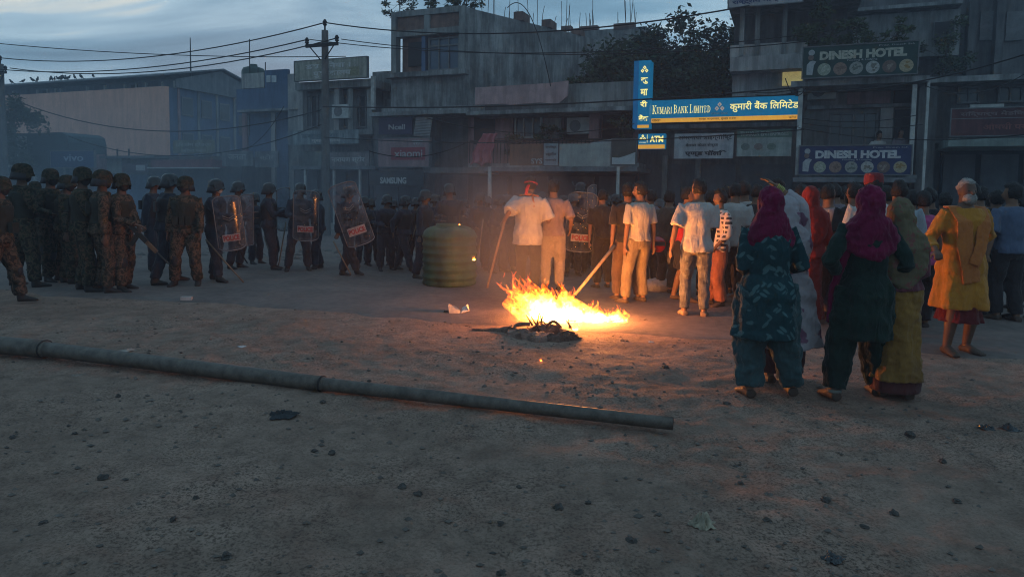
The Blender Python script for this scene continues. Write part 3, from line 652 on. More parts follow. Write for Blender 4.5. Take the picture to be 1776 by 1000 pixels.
def hotel(a, b, d, mp_, label, g1, seed, tilt=0):
    o, W, H = board('hotel_sign', label, 'sign', a, b, d, mp_, .06, FRAME, group='hotel signboards', tilt=tilt)
    text_part('DINESH HOTEL', o, W*.03, H*.70, W*.76, H*.29, 0, g1, bold=.06)
    text_part('Fooding & Lodging', o, W*.03, H*.505, W*.26, H*.07, 0, PALE2); text_part('Prop. Dinesh Sah', o, W*.32, H*.93, W*.3, H*.06, 0, PALE2)
    cols = [((.35, .38, .30), (.5, .5, .42)), ((.30, .2, .16), (.2, .13, .1)), ((.33, .33, .3), (.16, .17, .14)), ((.42, .42, .4), (.2, .18, .15)), ((.17, .12, .10), (.3, .24, .2)), ((.42, .36, .24), (.34, .22, .08))]
    for i in range(6):
        dish(o, -W/2 + W*(.195 + .143*i), H*.25, H*.205, 0, mat('dish_%d%d' % (seed, i), cols[i][0], ns=20), mat('food_%d%d' % (seed, i), cols[i][1], ns=30), seed*10+i)
    x = -W*.43; c = MB(); c.xprism([(x-W*.035, H*.1), (x+W*.02, H*.08), (x+W*.03, H*.4), (x+W*.05, H*.52), (x+W*.02, H*.56), (x-W*.01, H*.53), (x-W*.035, H*.42)], -.008, -.001); c.build('cook_print', PALE2, o)
    for cx_, cz_, r in ((x, H*.66, H*.09), (x+W*.005, H*.82, H*.1)):
        MB().xprism([(cx_+math.cos(2*math.pi*i/14)*r, cz_+math.sin(2*math.pi*i/14)*r) for i in range(14)], -.010, -.001).build('cook_head_print' if r < H*.095 else 'cook_hat_print', PALE2 if r > H*.095 else mat('dim_face', (.2, .14, .12)), o)
    return o
hotel((1393, 78), (1591, 131), -.9, mat('green_flex', (.022, .06, .055), (.015, .04, .04), ns=3), 'upper dark green hotel signboard with dish pictures on the roof edge', mat('pale_gold_print', (.46, .46, .38), ns=9), 1, tilt=rad(4))
hotel((1386, 253), (1580, 302), -.45, mat('navy_flex', (.03, .045, .12), (.02, .03, .08), ns=3), 'lower navy hotel signboard with dish pictures on the balcony rail', mat('white_print', (.55, .56, .57), ns=9), 2)
WB = mat('worn_flex', (.42, .41, .42), (.30, .30, .32), ns=4, streak=.3); WB2 = mat('worn_flex_green', (.33, .35, .33), (.22, .25, .24), ns=4, streak=.3)
o, W, H = board('clinic_banner', 'wide grey banner with three lines of dark script left of the enterprise banner', 'banner', (1169, 231), (1272, 275), -.3, WB, .03, tilt=rad(-4))
for s_, z, h, w_, dx in (('समरगाथा डाइग्नोिष्ट', .83, .26, .9, .02), ('बेलास केयर सेन्टर', .53, .18, .55, -.03), ('एण्ड पॉलि', .2, .27, .7, .04)): text_part(s_, o, W*dx, H*z, W*w_, H*h, 0, INK, bold=.012 + (.03 if z < .3 else 0))
o, W, H = board('enterprise_banner', 'grey green banner with row of pictured machines beside the hotel post', 'banner', (1278, 224), (1373, 271), -.3, WB2, .03, tilt=rad(-3))
strip(o, W, H, 0, 1, .7, 1, mat('dim_green_strip', (.10, .15, .12), ns=4), 'top_strip', -.006)
text_part('THAKUR ENTERPRISES', o, 0, H*.84, W*.88, H*.17, -.006, WB2, bold=.03)
for i in range(3): MB().xprism([(-W*.34+i*W*.24+math.cos(a)*W*.085, H*.36+math.sin(a)*H*.13) for a in [2*math.pi*k/8+.4 for k in range(8)]], -.006, -.001).build('product_print', mat('dim_product%d' % i, ((.14, .17, .16), (.2, .16, .15), (.15, .19, .16))[i], ns=15), o)
o, W, H = board('phone_brand_sign', 'small deep blue shop sign with pale lowercase letters', 'sign', (88, 262), (163, 290), .4, mat('deep_blue_flex', (.02, .06, .16), (.015, .045, .12), ns=3), .1, FRAME); text_part('vivo', o, W*.03, H*.58, W*.46, H*.42, 0, mat('blue_white_print', (.42, .5, .6), ns=9), bold=.01)
CR = mat('cream_flex', (.40, .39, .33), (.27, .27, .23), ns=5, streak=.4); MAR = mat('maroon_ink', (.16, .08, .08), ns=5)
o, W, H = board('rooftop_sign', 'large cream signboard with two faded script lines on the pale house roof', 'sign', (511, 103), (636, 137), .6, CR, .12, FRAME)
text_part('डस दुिनया ।', o, -.1, H*.68, W*.62, H*.4, 0, PALE, bold=.03); text_part('पुसतकालय', o, .1, H*.25, W*.52, H*.32, 0, PALE, bold=.03); strip(o, W, H, .77, .9, .1, .55, mat('faded_picture', (.25, .24, .16), ns=12), 'picture_print', -.006)
o, W, H = board('balcony_sign', 'torn bluish signboard on the balcony of the pale house', 'sign', (499, 226), (622, 250), .55, mat('bluish_flex', (.30, .35, .37), (.16, .2, .22), ns=2, streak=.6), .05)
text_part('डस दुिनया ।', o, 0, H*.6, W*.6, H*.5, 0, mat('dull_teal_ink', (.08, .13, .15), ns=5), bold=.02); text_part('पुस्तकालय', o, W*.05, H*.22, W*.4, H*.24, 0, PALE, bold=.02)
o, W, H = board('lower_sign', 'grimy shop sign under the bluish balcony board', 'sign', (568, 264), (640, 290), .3, mat('grimy_flex', (.28, .25, .25), (.14, .13, .14), ns=2, streak=.6), .05); text_part('नारायण स्टोर', o, 0, H*.5, W*.8, H*.5, 0, PALE, bold=.02)
o, W, H = board('lower_sign', 'short mouldy board at the left post of the pale house', 'sign', (518, 262), (560, 290), .3, mat('mould_flex', (.20, .22, .2), (.1, .11, .11), ns=2, streak=.6), .05)
o, W, H = board('network_sign', 'dark purple square sign left of the corrugated sheet', 'sign', (657, 203), (714, 233), -.2, mat('purple_flex', (.05, .04, .085), ns=3), .08); text_part('Ncell', o, W*.05, H*.42, W*.5, H*.3, 0, PALE2, bold=.02)
o = thing('corrugated_sheet', 'tilted pale corrugated sheet beside the purple sign', 'sheet', fworld(fuz(732, 236, -.35)[0], -.35, fuz(732, 236, -.35)[1]), FANG); o.rotation_euler = Euler((rad(-8), rad(4), FANG)); mm = MB(); n = 60
for i in range(n): z = .72*i/n; y = .02*math.sin(i*1.3); mm.v += [(-.36, y, z), (.32, y, z)]
for i in range(n-1): mm.f.append((2*i, 2*i+1, 2*i+3, 2*i+2))
so_ = mm.build('sheet', mat('pale_corrugated', (.38, .36, .36), (.27, .26, .26), ns=3, streak=.3), o); so_.modifiers.new('s', 'SOLIDIFY').thickness = .01
o, W, H = board('phone_shop_sign', 'faded red phone shop board with pale border under the purple sign', 'sign', (656, 240), (744, 289), -.5, mat('faded_pink_flex', (.34, .22, .22), (.24, .16, .17), ns=4, streak=.3), .15, FRAME)
strip(o, W, H, .26, .93, .24, .68, mat('red_flex', (.30, .05, .06), (.2, .04, .05), ns=4), 'red_panel', -.006); text_part('xiaomi', o, W*.1, H*.46, W*.55, H*.26, -.006, PALE2, bold=.01); text_part('पसल', o, W*.28, H*.84, W*.2, H*.16, 0, PALE2)
o = thing('brand_lettering', 'worn grey capital letters on the dark shop fascia', 'sign', fworld(fuz(682, 322, -.51)[0], -.515, fuz(682, 321, -.51)[1]), FANG); text_part('SAMSUNG', o, 0, .17, 1.12, .24, 0, PALE, bold=.035)
o, W, H = board('stall_sign', 'orange brown board on the balcony rail beside the pink cloth', 'sign', (884, 250), (941, 287), -.3, mat('orange_flex', (.30, .13, .075), (.18, .09, .06), ns=3, streak=.4), .03)
text_part('SYS', o, W*.33, H*.2, W*.34, H*.25, 0, PALE2, bold=.02)
o, W, H = board('narrow_sign', 'narrow grey white board with maroon script between orange and blank boards', 'sign', (943, 248), (968, 287), -.3, WB, .03, MAR, fw=.02)
for s_, z, h in (('एभरेस्ट', .82, .16), ('स्टोर', .5, .18), ('धनगढी', .25, .1)): text_part(s_, o, 0, H*z, W*.75, H*h, 0, MAR, bold=.02)
o, W, H = board('blank_board', 'long blank off white board with torn top edge on the balcony', 'board', (970, 249), (1059, 288), -.3, mat('blank_flex', (.44, .43, .40), (.33, .32, .30), ns=3, streak=.25), .03)
mm = MB(); mm.xprism([(W*.12, H+.0), (W*.5, H), (W*.5, H+.12), (W*.3, H+.1), (W*.22, H+.04), (W*.15, H+.07)], .002, .028).build('torn_flap', WB, o)
o, W, H = board('broken_board', 'empty board frame with hanging torn white sheet at the balcony end', 'board', (1061, 242), (1103, 286), -.3, mat('bare_backing', (.10, .09, .08), ns=4), .04, FRAME)
MB().xprism([(-W*.48, .02), (W*.48, .02), (W*.48, H*.5), (W*.1, H*.36), (-W*.2, H*.28), (-W*.48, H*.3)], -.02, -.003).build('torn_sheet', PALE, o)
o, W, H = board('shop_sign', 'dim yellowish script board left of the pale house near the road', 'sign', (300, 243), (372, 266), .9, mat('dull_yellow_flex', (.26, .26, .2), (.13, .14, .13), ns=2, streak=.5), .05); text_part('हिरओम ट्रेडर्स', o, 0, H*.65, W*.85, H*.35, 0, PALE2); text_part('किराना पसल', o, 0, H*.25, W*.6, H*.28, 0, PALE2)
for i, (a, b, t, l) in enumerate((((385, 262), (438, 288), 'जनता', 'left half of a broken grey shop board row'), ((442, 262), (483, 290), 'स्टोर', 'right half of a broken grey shop board row'))):
    o, W, H = board('shop_sign', l, 'sign', a, b, .9, mat('broken_flex%d' % i, (.25, .26, .27), (.11, .12, .14), ns=2, streak=.6), .05); text_part(t, o, 0, H*.6, W*.6, H*.35, 0, PALE2)
o, W, H = board('shop_sign', 'small dark board with a white patch right of the blue sign', 'sign', (212, 283), (256, 299), 1.0, mat('plum_flex', (.09, .07, .09), ns=3), .05); strip(o, W, H, .55, .9, .2, .8, PALE2, 'white_patch', -.006)
o, W, H = board('fascia_sign', 'long faded red fascia sign on the dark right house', 'sign', (1650, 187), (1860, 234), -.35, mat('dull_red_flex', (.13, .045, .045), (.08, .03, .035), ns=2, streak=.4), .1, FRAME)
strip(o, W, H, 0, 1, .62, .65, FRAME, 'divider'); text_part('सिद्धार्थ मेडिकल हल', o, -W*.05, H*.8, W*.75, H*.22, 0, mat('dull_pale_ink', (.2, .15, .15), ns=6), bold=.02); text_part('औषधी पसल', o, 0, H*.33, W*.45, H*.26, 0, mat('dull_red_ink', (.24, .08, .07), ns=6), bold=.02)
o, W, H = board('rooftop_banner', 'white banner cut by the top edge above the bank balcony', 'banner', (1264, -12), (1392, 8), .3, WB, .05, FRAME); text_part('राष्ट्रिय माध्यमिक', o, 0, H*.4, W*.9, H*.5, 0, mat('blue_ink', (.04, .06, .16), ns=6), bold=.03)
# pink cloth hung over the rail
o = thing('pink_cloth', 'torn pink cloth hanging off the balcony rail', 'cloth', fworld(fuz(842, 290, -.5)[0], -.5, fuz(842, 290, -.5)[1]), FANG)
mm = MB(); nx, nz = 26, 24
outl = lambda t: (-.62 + .42*t**1.2 + .05*math.sin(9*t), .22 + .2*t)
for j in range(nz):
    t = j/(nz-1); a, b = outl(t)
    for i in range(nx): s_ = i/(nx-1); x = a+(b-a)*s_; mm.v.append((x + .03*math.sin(14*t), .07*math.sin(s_*17+2*t)+.03*math.sin(s_*31), 1.16*t + (.16*abs(math.sin(s_*5+.4))*(1-t))))
for j in range(nz-1):
    for i in range(nx-1): k = j*nx+i; mm.f.append((k, k+1, k+nx+1, k+nx))
so_ = mm.build('drape', cloth('pink', (.52, .15, .17), (.40, .11, .13)), o, smooth=True); so_.modifiers.new('s', 'SOLIDIFY').thickness = .008

# ---------------------------------------------------------------- poles, cables
def pole(px, ytop, ybase_Y, lbl, arm_y, r0=.12, r1=.17):
    p = atY(px, 335, ybase_Y); X = p.x; zt = atY(px, ytop, ybase_Y).z; za = atY(px, arm_y, ybase_Y).z
    o = thing('utility_pole', lbl, 'utility pole', (X, ybase_Y, 0), FANG, 'utility poles')
    MB().tube([(0, 0, -.3), (0, 0, zt-.15)], [r1, r0], n=8).build('shaft', mat('pole_concrete', (.17, .165, .16), (.10, .10, .10), ns=3, streak=.3), o)
    MB().tube([(0, 0, zt-.15), (0, 0, zt)], [.03, .03], n=6).build('insulator_pin', WIREM, o)
    MB().box(-.62, .62, -.2, -.13, za-.05, za+.05).build('crossarm', WIREM, o)
    for x in (-.58, .58):
        MB().lathe([(.02, 0), (.07, .05), (.05, .1), (.075, .14), (.03, .22)], n=8, cx=x, cy=-.165, cz=za+.05).build('insulator', WIREM, o)
        MB().tube([(x*.8, -.165, za-.04), (x*.15, -.13, za-.45)], .02, n=5).build('brace', WIREM, o)
    MB().lathe([(.02, 0), (.07, .05), (.05, .1), (.075, .14), (.03, .22)], n=8, cz=zt-.02).build('insulator', WIREM, o)
    return Vector((X, ybase_Y, zt)), Vector((X, ybase_Y, za))
t1, a1 = pole(565, 45, 22.3, 'tall concrete utility pole in front of the cream rooftop sign', 80, .105, .155)
t2, a2 = pole(9, 105, 29, 'far left concrete utility pole beside the teal stall', 128, .12, .16)
def cable(A, Bp, sag, label, r=.02):
    A = Vector(A); Bp = Vector(Bp); pts = [(A*(1-t) + Bp*t - Vector((0, 0, sag*4*t*(1-t)))) for t in [i/18 for i in range(19)]]
    o = MB().tube([p - A for p in pts], r, ref=(0, 0, 1), n=5).build('overhead_cable', WIREM); o.location = A
    tag(o, label, 'cable', 'overhead cables'); return o
cable(t2+Vector((0, 0, .1)), t1+Vector((0, 0, .1)), .55, 'top cable rising from left pole to the tall pole')
cable(a2+Vector((-.5, -.1, .2)), a1+Vector((-.55, 0, .2)), .5, 'upper of the two crossarm cables between the poles')
cable(a2+Vector((.55, -.2, .2)), a1+Vector((.5, -.3, .2)), .6, 'lower of the two crossarm cables between the poles')
cable(atY(-40, 72, 26), atY(600, 98, 24), .2, 'cable sloping down rightwards across the other sky cables', .015)
cable(t1+Vector((0, 0, .1)), atY(1300, 10, 17), .5, 'long cable from the tall pole past the rebar to the right', .02)
cable(a1+Vector((-.5, 0, .2)), atY(1395, 60, 17.5), .45, 'upper crossarm cable from tall pole across the bare side wall', .014)
cable(a1+Vector((.55, -.1, .2)), atY(1400, 72, 17.5), .4, 'lower crossarm cable from tall pole across the bare side wall', .014)
cable(atY(35, 178, 27), atY(560, 190, 22.3), .9, 'drooping cable across the salmon wall', .02)
cable(atY(118, 236, 27), atY(560, 215, 22.3), .9, 'lowest drooping cable across the salmon wall', .018)
cable(atY(560, 185, 22.2), atY(1392, 151, 17.3), .2, 'cable skimming the pink parapet and the blue bank sign', .022)
cable(atY(560, 238, 22.2), atY(1395, 225, 17.3), .25, 'cable in front of the central balcony rail', .016)
cable(atY(1392, 160, 17.0), atY(1776, 95, 13.5), .2, 'cable rising right from the hotel roof edge', .016)
cable(atY(1385, 222, 16.9), atY(1790, 232, 14), .2, 'thin cable across the hotel veranda', .012)
cable(atY(880, 14, 22), atY(955, 150, 21.5), -1.0, 'loose wire looping down the bare side wall', .014)
cable(atY(405, 262, 25), atY(492, 185, 23), .4, 'slanting stay wire below the blue house', .014)
for i, (x0, y0, x1, y1, sg) in enumerate(((1300, 160, 1392, 152, .06), (1310, 165, 1392, 158, .05), (1362, 136, 1398, 152, .3), (1392, 205, 1590, 200, .12), (1392, 214, 1600, 216, .1), (1608, 150, 1790, 120, .35), (740, 205, 1100, 215, .3), (640, 262, 812, 246, .25), (1155, 225, 1385, 219, .08))):
    cable(atY(x0, y0, 17), atY(x1, y1, 16.9), sg, 'thin service wire, %s of the loose wires strung along the shop fronts' % 'first second third fourth fifth sixth seventh eighth ninth'.split()[i], .012)
for px, py, d in ((1002, 232, .5), (1425, 172, .9), (1710, 215, .6), (590, 205, .8)):
    u, z = fuz(px, py, d); o = thing('air_conditioner', 'boxy air conditioner unit on the %s' % {1002: 'rose balcony wall', 1425: 'hotel veranda wall', 1710: 'dark right house wall', 590: 'pale house front'}[px], 'air conditioner', fworld(u, d, z), FANG)
    MB().box(-.4, .4, 0, .3, 0, .55).build('casing', PIPEW, o); MB().lathe([(.19, 0), (.21, .01), (.21, .02)], n=16).build('tmp', None)
    bpy.data.objects.remove(bpy.data.objects['tmp']); q_ = MB(); q_.tube([(-.1, -.012, .27), (-.1, -.001, .27)], .2, n=16); q_.build('fan_grille', FRAME, o)
# ---------------------------------------------------------------- trees
def tree(name, label, base, h, crown, n, leaf=.16, m=None, trunk_r=.16, cat='tree', group=None, seed=1, trunk=True, clumps=26, sq=1.0):
    """tapered trunk with limbs; leaf faces gathered in clumps through the crown volume"""
    rr = random.Random(seed); o = thing(name, label, cat, base, 0, group); m = m or LEAFM
    cx, cy, cz = 0, 0, h - crown[2]
    tr = MB()
    if trunk:
        top = Vector((rr.uniform(-.3, .3), 0, cz)); tr.tube([(0, 0, -.1), (top.x*.4, .1, cz*.5), top, (top.x, 0, cz+crown[2]*.5)], [trunk_r, trunk_r*.75, trunk_r*.5, trunk_r*.15], n=8)
    cl = []
    for i in range(clumps):
        while True:
            p = Vector((rr.uniform(-1, 1), rr.uniform(-1, 1), rr.uniform(-1, 1)))
            if .25 < p.length < 1: break
        c = Vector((p.x*crown[0], p.y*crown[1], cz+p.z*crown[2])); cl.append((c, rr.uniform(.18, .36)*min(crown)))
        if trunk and i < 12: tr.tube([(0, 0, cz*.7+i*.03), tuple(c*.5+Vector((0, 0, cz*.45))), tuple(c)], [trunk_r*.35, trunk_r*.2, .015], n=5)
    if trunk: tr.build('trunk', BARK, o, smooth=True)
    V = []; Fc = []
    for i in range(n):
        c, r = rr.choice(cl); d = Vector((rr.gauss(0, 1), rr.gauss(0, 1), rr.gauss(0, 1)*.8)); d = d.normalized()*r*rr.random()**.4*1.15
        p = c + d; a = Vector((rr.gauss(0, 1), rr.gauss(0, 1), rr.gauss(0, .6))).normalized(); b_ = a.cross(Vector((rr.gauss(0, 1), rr.gauss(0, 1), rr.gauss(0, 1)))).normalized()
        s_ = leaf*rr.uniform(.6, 1.25); k = len(V); V += [tuple(p), tuple(p+a*s_*.5+b_*s_*.25), tuple(p+a*s_), tuple(p+a*s_*.5-b_*s_*.25)]; Fc.append((k, k+1, k+2, k+3))
    mm = MB(); mm.v = V; mm.f = Fc; mm.build('crown', m, o, kind='stuff'); return o
specs = [(1075, 88, 3.0, 3, (1.7, 1.6, 1.7)), (1142, 45, 5, 7.2, (2.5, 1.8, 2.8)), (1222, 20, 5, 6, (2.5, 1.8, 3.1)), (1180, 95, 2.5, 4.2, (2.6, 1.2, 1.9)), (1250, 75, 3.4, 3.6, (1.5, 1.4, 2.2))]
lbls = ['low dark tree right of the bare side wall', 'broad dark tree behind the blue blade sign', 'tallest dark tree with crown against the sky', 'dark tree directly above the bank sign', 'dark tree touching the bank balcony']
for i, (px, ty, _, dd, cr) in enumerate(specs):
    u, z = fuz(px, ty, dd); p = fworld(u, dd, 0); tree('broadleaf_tree', lbls[i], p, z, cr, 12000, .22, group='trees behind the bank', seed=20+i, clumps=70)
for i, (px, py, dd, r, lb, n) in enumerate(((693, 8, 1.8, .75, 'spindly leafy plant on the left corner of the block roof', 700), (748, 8, 1.8, .32, 'small round shrub midway on the block roof', 350), (786, 8, 1.8, .28, 'pair of small bushes on the block roof', 300), (822, 4, 2.0, .42, 'dense bush at the roof corner of the block', 500), (1430, 55, .6, .95, 'tall potted shrub behind the upper hotel sign', 1400), (1500, 62, .6, .8, 'wide shrub at the middle of the upper hotel sign', 1100), (1555, 60, .6, .55, 'small shrub at the right of the upper hotel sign', 700), (890, 245, .2, .5, 'balcony plant below the rose panel', 500), (955, 232, .2, .5, 'balcony plant under the white framed window', 600), (1085, 215, -.1, .5, 'hanging plant beside the blade sign', 450), (1018, 132, 1.2, .55, 'creeper sprig on top of the pink parapet', 500), (1640, 95, 5.5, 1.3, 'dark shrub mass below the upper open window', 1500))):
    u, z = fuz(px, py, dd); o = tree('roof_plant', lb, fworld(u, dd, z-r), r*1.9, (r, r*.7, r*.9), n, .13, LEAFM2, .03, 'plant', 'roof and balcony plants', 50+i, clumps=12)
p = atY(22, 335, 33); tree('broadleaf_tree', 'rounded dark tree behind the far left pole', (p.x, 33, 0), atY(22, 168, 33).z, (1.5, 1.5, 1.6), 3500, .2, seed=77, clumps=30, group='trees at the left')
p = atY(-40, 335, 30); tree('broadleaf_tree', 'dark tree cut by the left frame edge', (p.x, 30, 0), atY(-30, 190, 30).z, (2.2, 1.8, 2.2), 3500, .2, seed=78, clumps=30, group='trees at the left')
# birds on the hall roof
for i, px in enumerate((21, 41, 58, 66, 89, 92, 96, 102, 105, 109, 113, 116, 120, 131, 142, 163)):
    u, _ = fuz(px, 138, 9.5); z = fuz(287, 131, 9.6)[1] + .09; s_ = rnd.uniform(.9, 1.25)
    m = MB(); m.ell((0, 0, .17*s_), (.13*s_, .07*s_, .08*s_), Matrix.Rotation(.5, 3, 'Y'), 8, 5); m.ell((-.09*s_, 0, .28*s_), (.05*s_,)*3, None, 6, 4); m.tube([(.05, 0, .15*s_), (.25*s_, 0, .06*s_)], [.04, .02], n=5); m.tube([(0, 0, 0), (0, 0, .12)], .01, n=4); m.tube([(-.13*s_, 0, .28*s_), (-.18*s_, 0, .27*s_)], [.02, .004], n=4)
    o = m.build('bird', WIREM, smooth=True); o.location = fworld(u, 9.45, z); o.rotation_euler = (0, 0, rnd.uniform(0, 6)); tag(o, 'small dark bird on the hall roof edge, %s from the left' % 'first second third fourth fifth sixth seventh eighth ninth tenth eleventh twelfth thirteenth fourteenth fifteenth last'.split()[i], 'bird', 'birds on the hall roof')
# mast on hall roof
u, z = fuz(331, 128, 14); z1 = fuz(331, 68, 14)[1]; o = MB().tube([(0, 0, 0), (0, 0, z1-z+.6)], [.06, .03], n=6).build('antenna_mast', WIREM); o.location = fworld(u, 14, z-.5); tag(o, 'slender mast rising from the hall roof ridge', 'mast')
# ================================================================ people
_tex = {}
def cloud_tex(sz):
    if sz not in _tex:
        t = bpy.data.textures.new('folds', 'CLOUDS'); t.noise_scale = sz; t.noise_depth = 2; _tex[sz] = t
    return _tex[sz]
def finish(o, vox, smooth=3, disp=0.0, dsz=.1):
    r = o.modifiers.new('remesh', 'REMESH'); r.mode = 'VOXEL'; r.voxel_size = vox; r.use_smooth_shade = True
    if smooth: s = o.modifiers.new('smooth', 'SMOOTH'); s.factor = .5; s.iterations = smooth
    if disp: d = o.modifiers.new('folds', 'DISPLACE'); d.texture = cloud_tex(dsz); d.strength = disp; d.mid_level = .5; d.texture_coords = 'LOCAL'
    return o
SKIN = mat('skin_brown', (.20, .105, .065), (.15, .08, .05), r=.6, ns=8, bump=.05, fine=.1)
SKIN2 = mat('skin_deep', (.13, .07, .045), (.10, .052, .035), r=.6, ns=8, bump=.05, fine=.1)
HAIR = mat('hair_black', (.012, .010, .010), (.006, .006, .006), r=.6, ns=20, bump=.8, bs=60)
HAIRW = mat('hair_grey', (.34, .32, .30), (.2, .19, .18), r=.8, ns=30, bump=.8, bs=60)
SHOE = mat('shoe_dark', (.03, .027, .025), r=.6, ns=6); SANDAL = mat('sandal_brown', (.09, .06, .045), r=.7, ns=6)
EYEM = mat('eye_dark', (.02, .015, .012), r=.3, fine=0)
POLBLUE = cloth('police_blue', (.030, .036, .052), (.018, .022, .032)); POLVEST = mat('armour_black', (.022, .022, .026), r=.6, ns=7, bump=.3)
VESTD = mat('vest_olive', (.03, .032, .024), (.018, .02, .016), r=.85, ns=9, bump=.4)
CAMO = camo('camouflage_cloth', [(.014, .017, .013), (.032, .036, .024), (.075, .055, .036), (.02, .018, .014)], 13)
CAMOR = camo('camouflage_tan_cloth', [(.022, .022, .016), (.055, .042, .03), (.105, .068, .045), (.03, .024, .018)], 13)
HELM = mat('helmet_black', (.012, .013, .015), (.008, .0085, .01), r=.25, ns=6, spec=.45, bump=.03, fine=0); HELMC = camo('camouflage_helmet', [(.014, .017, .013), (.03, .032, .022), (.06, .045, .03), (.02, .018, .014)], 16)
def visor_material():
    m = bpy.data.materials.new('clear_visor'); m.use_nodes = True; nt = m.node_tree; N = nt.nodes.new; L = nt.links.new; out = nt.nodes['Material Output']; p = nt.nodes['Principled BSDF']
    p.inputs['Base Color'].default_value = (.22, .24, .27, 1); p.inputs['Roughness'].default_value = .18; p.inputs['Specular IOR Level'].default_value = .8
    t = N('ShaderNodeBsdfTransparent'); t.inputs[0].default_value = (.86, .88, .9, 1); fr = N('ShaderNodeLayerWeight'); fr.inputs[0].default_value = .45
    tc = N('ShaderNodeTexCoord'); n = N('ShaderNodeTexNoise'); n.inputs['Scale'].default_value = 5; n.inputs['Detail'].default_value = 8; n.inputs['Distortion'].default_value = 1.5; L(tc.outputs['Object'], n.inputs['Vector'])
    mr = N('ShaderNodeMapRange'); mr.inputs['From Min'].default_value = .42; mr.inputs['From Max'].default_value = .68; mr.inputs['To Min'].default_value = .02; mr.inputs['To Max'].default_value = .20; L(n.outputs['Fac'], mr.inputs[0])
    ad = N('ShaderNodeMath'); ad.operation = 'MULTIPLY_ADD'; ad.inputs[1].default_value = .42; L(fr.outputs['Facing'], ad.inputs[0]); L(mr.outputs[0], ad.inputs[2]); ad.use_clamp = True
    mx = N('ShaderNodeMixShader'); L(ad.outputs[0], mx.inputs[0]); L(t.outputs[0], mx.inputs[1]); L(p.outputs[0], mx.inputs[2]); L(mx.outputs[0], out.inputs[0]); return m
POLY = visor_material()
def interp(tab, z):
    if z <= tab[0][0]: return tab[0][1:]
    for a, b in zip(tab, tab[1:]):
        if z <= b[0]:
            t = (z-a[0])/(b[0]-a[0]); return tuple(a[i]+(b[i]-a[i])*t for i in range(1, len(a)))
    return tab[-1][1:]
TORSO_M = [(.46, .082, .060), (.50, .094, .070), (.54, .092, .068), (.60, .080, .058), (.66, .086, .062), (.72, .100, .070), (.77, .106, .068), (.80, .098, .058), (.825, .072, .044), (.845, .042, .038), (.87, .034, .036)]
TORSO_F = [(.46, .090, .068), (.50, .104, .078), (.54, .098, .072), (.60, .078, .058), (.66, .082, .064), (.72, .092, .076), (.77, .096, .066), (.80, .090, .056), (.825, .066, .042), (.845, .038, .036), (.87, .032, .034)]
def ik(a, t, l1, l2, pole):
    d = t - a; D = d.length
    if D > (l1+l2)*.998: t = a + d.normalized()*(l1+l2)*.998; d = t-a; D = d.length
    x = (l1*l1 - l2*l2 + D*D)/(2*D); h = math.sqrt(max(l1*l1-x*x, 0)); n = d.normalized(); p = Vector(pole); p = p - n*p.dot(n)
    if p.length < 1e-4: p = Vector((0, 1, 0))
    return a + n*x + p.normalized()*h, t
def add_hand(mb, wrist, adir, across, palm, H, curl=.35, n=6):
    a = adir.normalized(); x = (across - a*across.dot(a)).normalized(); z = a.cross(x)
    if z.dot(palm) < 0: z = -z
    s = H; c = wrist
    mb.tube([c - a*.010*s, c + a*.018*s, c + a*.042*s, c + a*.052*s], [(.013*s, .010*s), (.022*s, .010*s), (.024*s, .009*s), (.020*s, .007*s)], ref=x, n=8)
    for i, (off, ln) in enumerate(((-.018, .038), (-.006, .044), (.006, .041), (.018, .033))):
        b = c + a*.046*s + x*off*s; pts = [b]; ang = curl*.6; d = a
        for k, f in enumerate((.45, .3, .25)):
            ang2 = curl*(.9 + .9*k); d = (a*math.cos(ang2) + z*math.sin(ang2)); b = b + d*ln*s*f; pts.append(b)
        mb.tube(pts, [.0058*s, .0054*s, .005*s, .004*s], ref=x, n=n)
    b = c + a*.012*s - x*.018*s; d1 = (a*.7 - x*.6 + z*.35).normalized(); d2 = (a*.8 + z*.5*min(1, curl*2) - x*.1).normalized()
    mb.tube([b, b+d1*.020*s, b+d1*.020*s+d2*.018*s, b+d1*.020*s+d2*.028*s], [.0075*s, .0065*s, .006*s, .0045*s], ref=z, n=n)
def head_fn(p):
    q = p.copy()
    if q.z < 0: q.x *= 1 - .30*(-q.z)**1.3; q.y = q.y*(1 - .22*(-q.z)) - .16*(-q.z)
    if q.y < -.5: q.y = -.5 + (q.y+.5)*.75
    if q.y > 0: q.y *= 1.08
    return q
def sgn(k): return 1.7 if k == 'p' else 4.1
def pts2(p, k): return [p[i].lerp(p[i+1], j/k) for i in range(len(p)-1) for j in range(k)] + [p[-1]]
def rads2(r, k): return [r[i]+(r[i+1]-r[i])*j/k for i in range(len(r)-1) for j in range(k)] + [r[-1]]
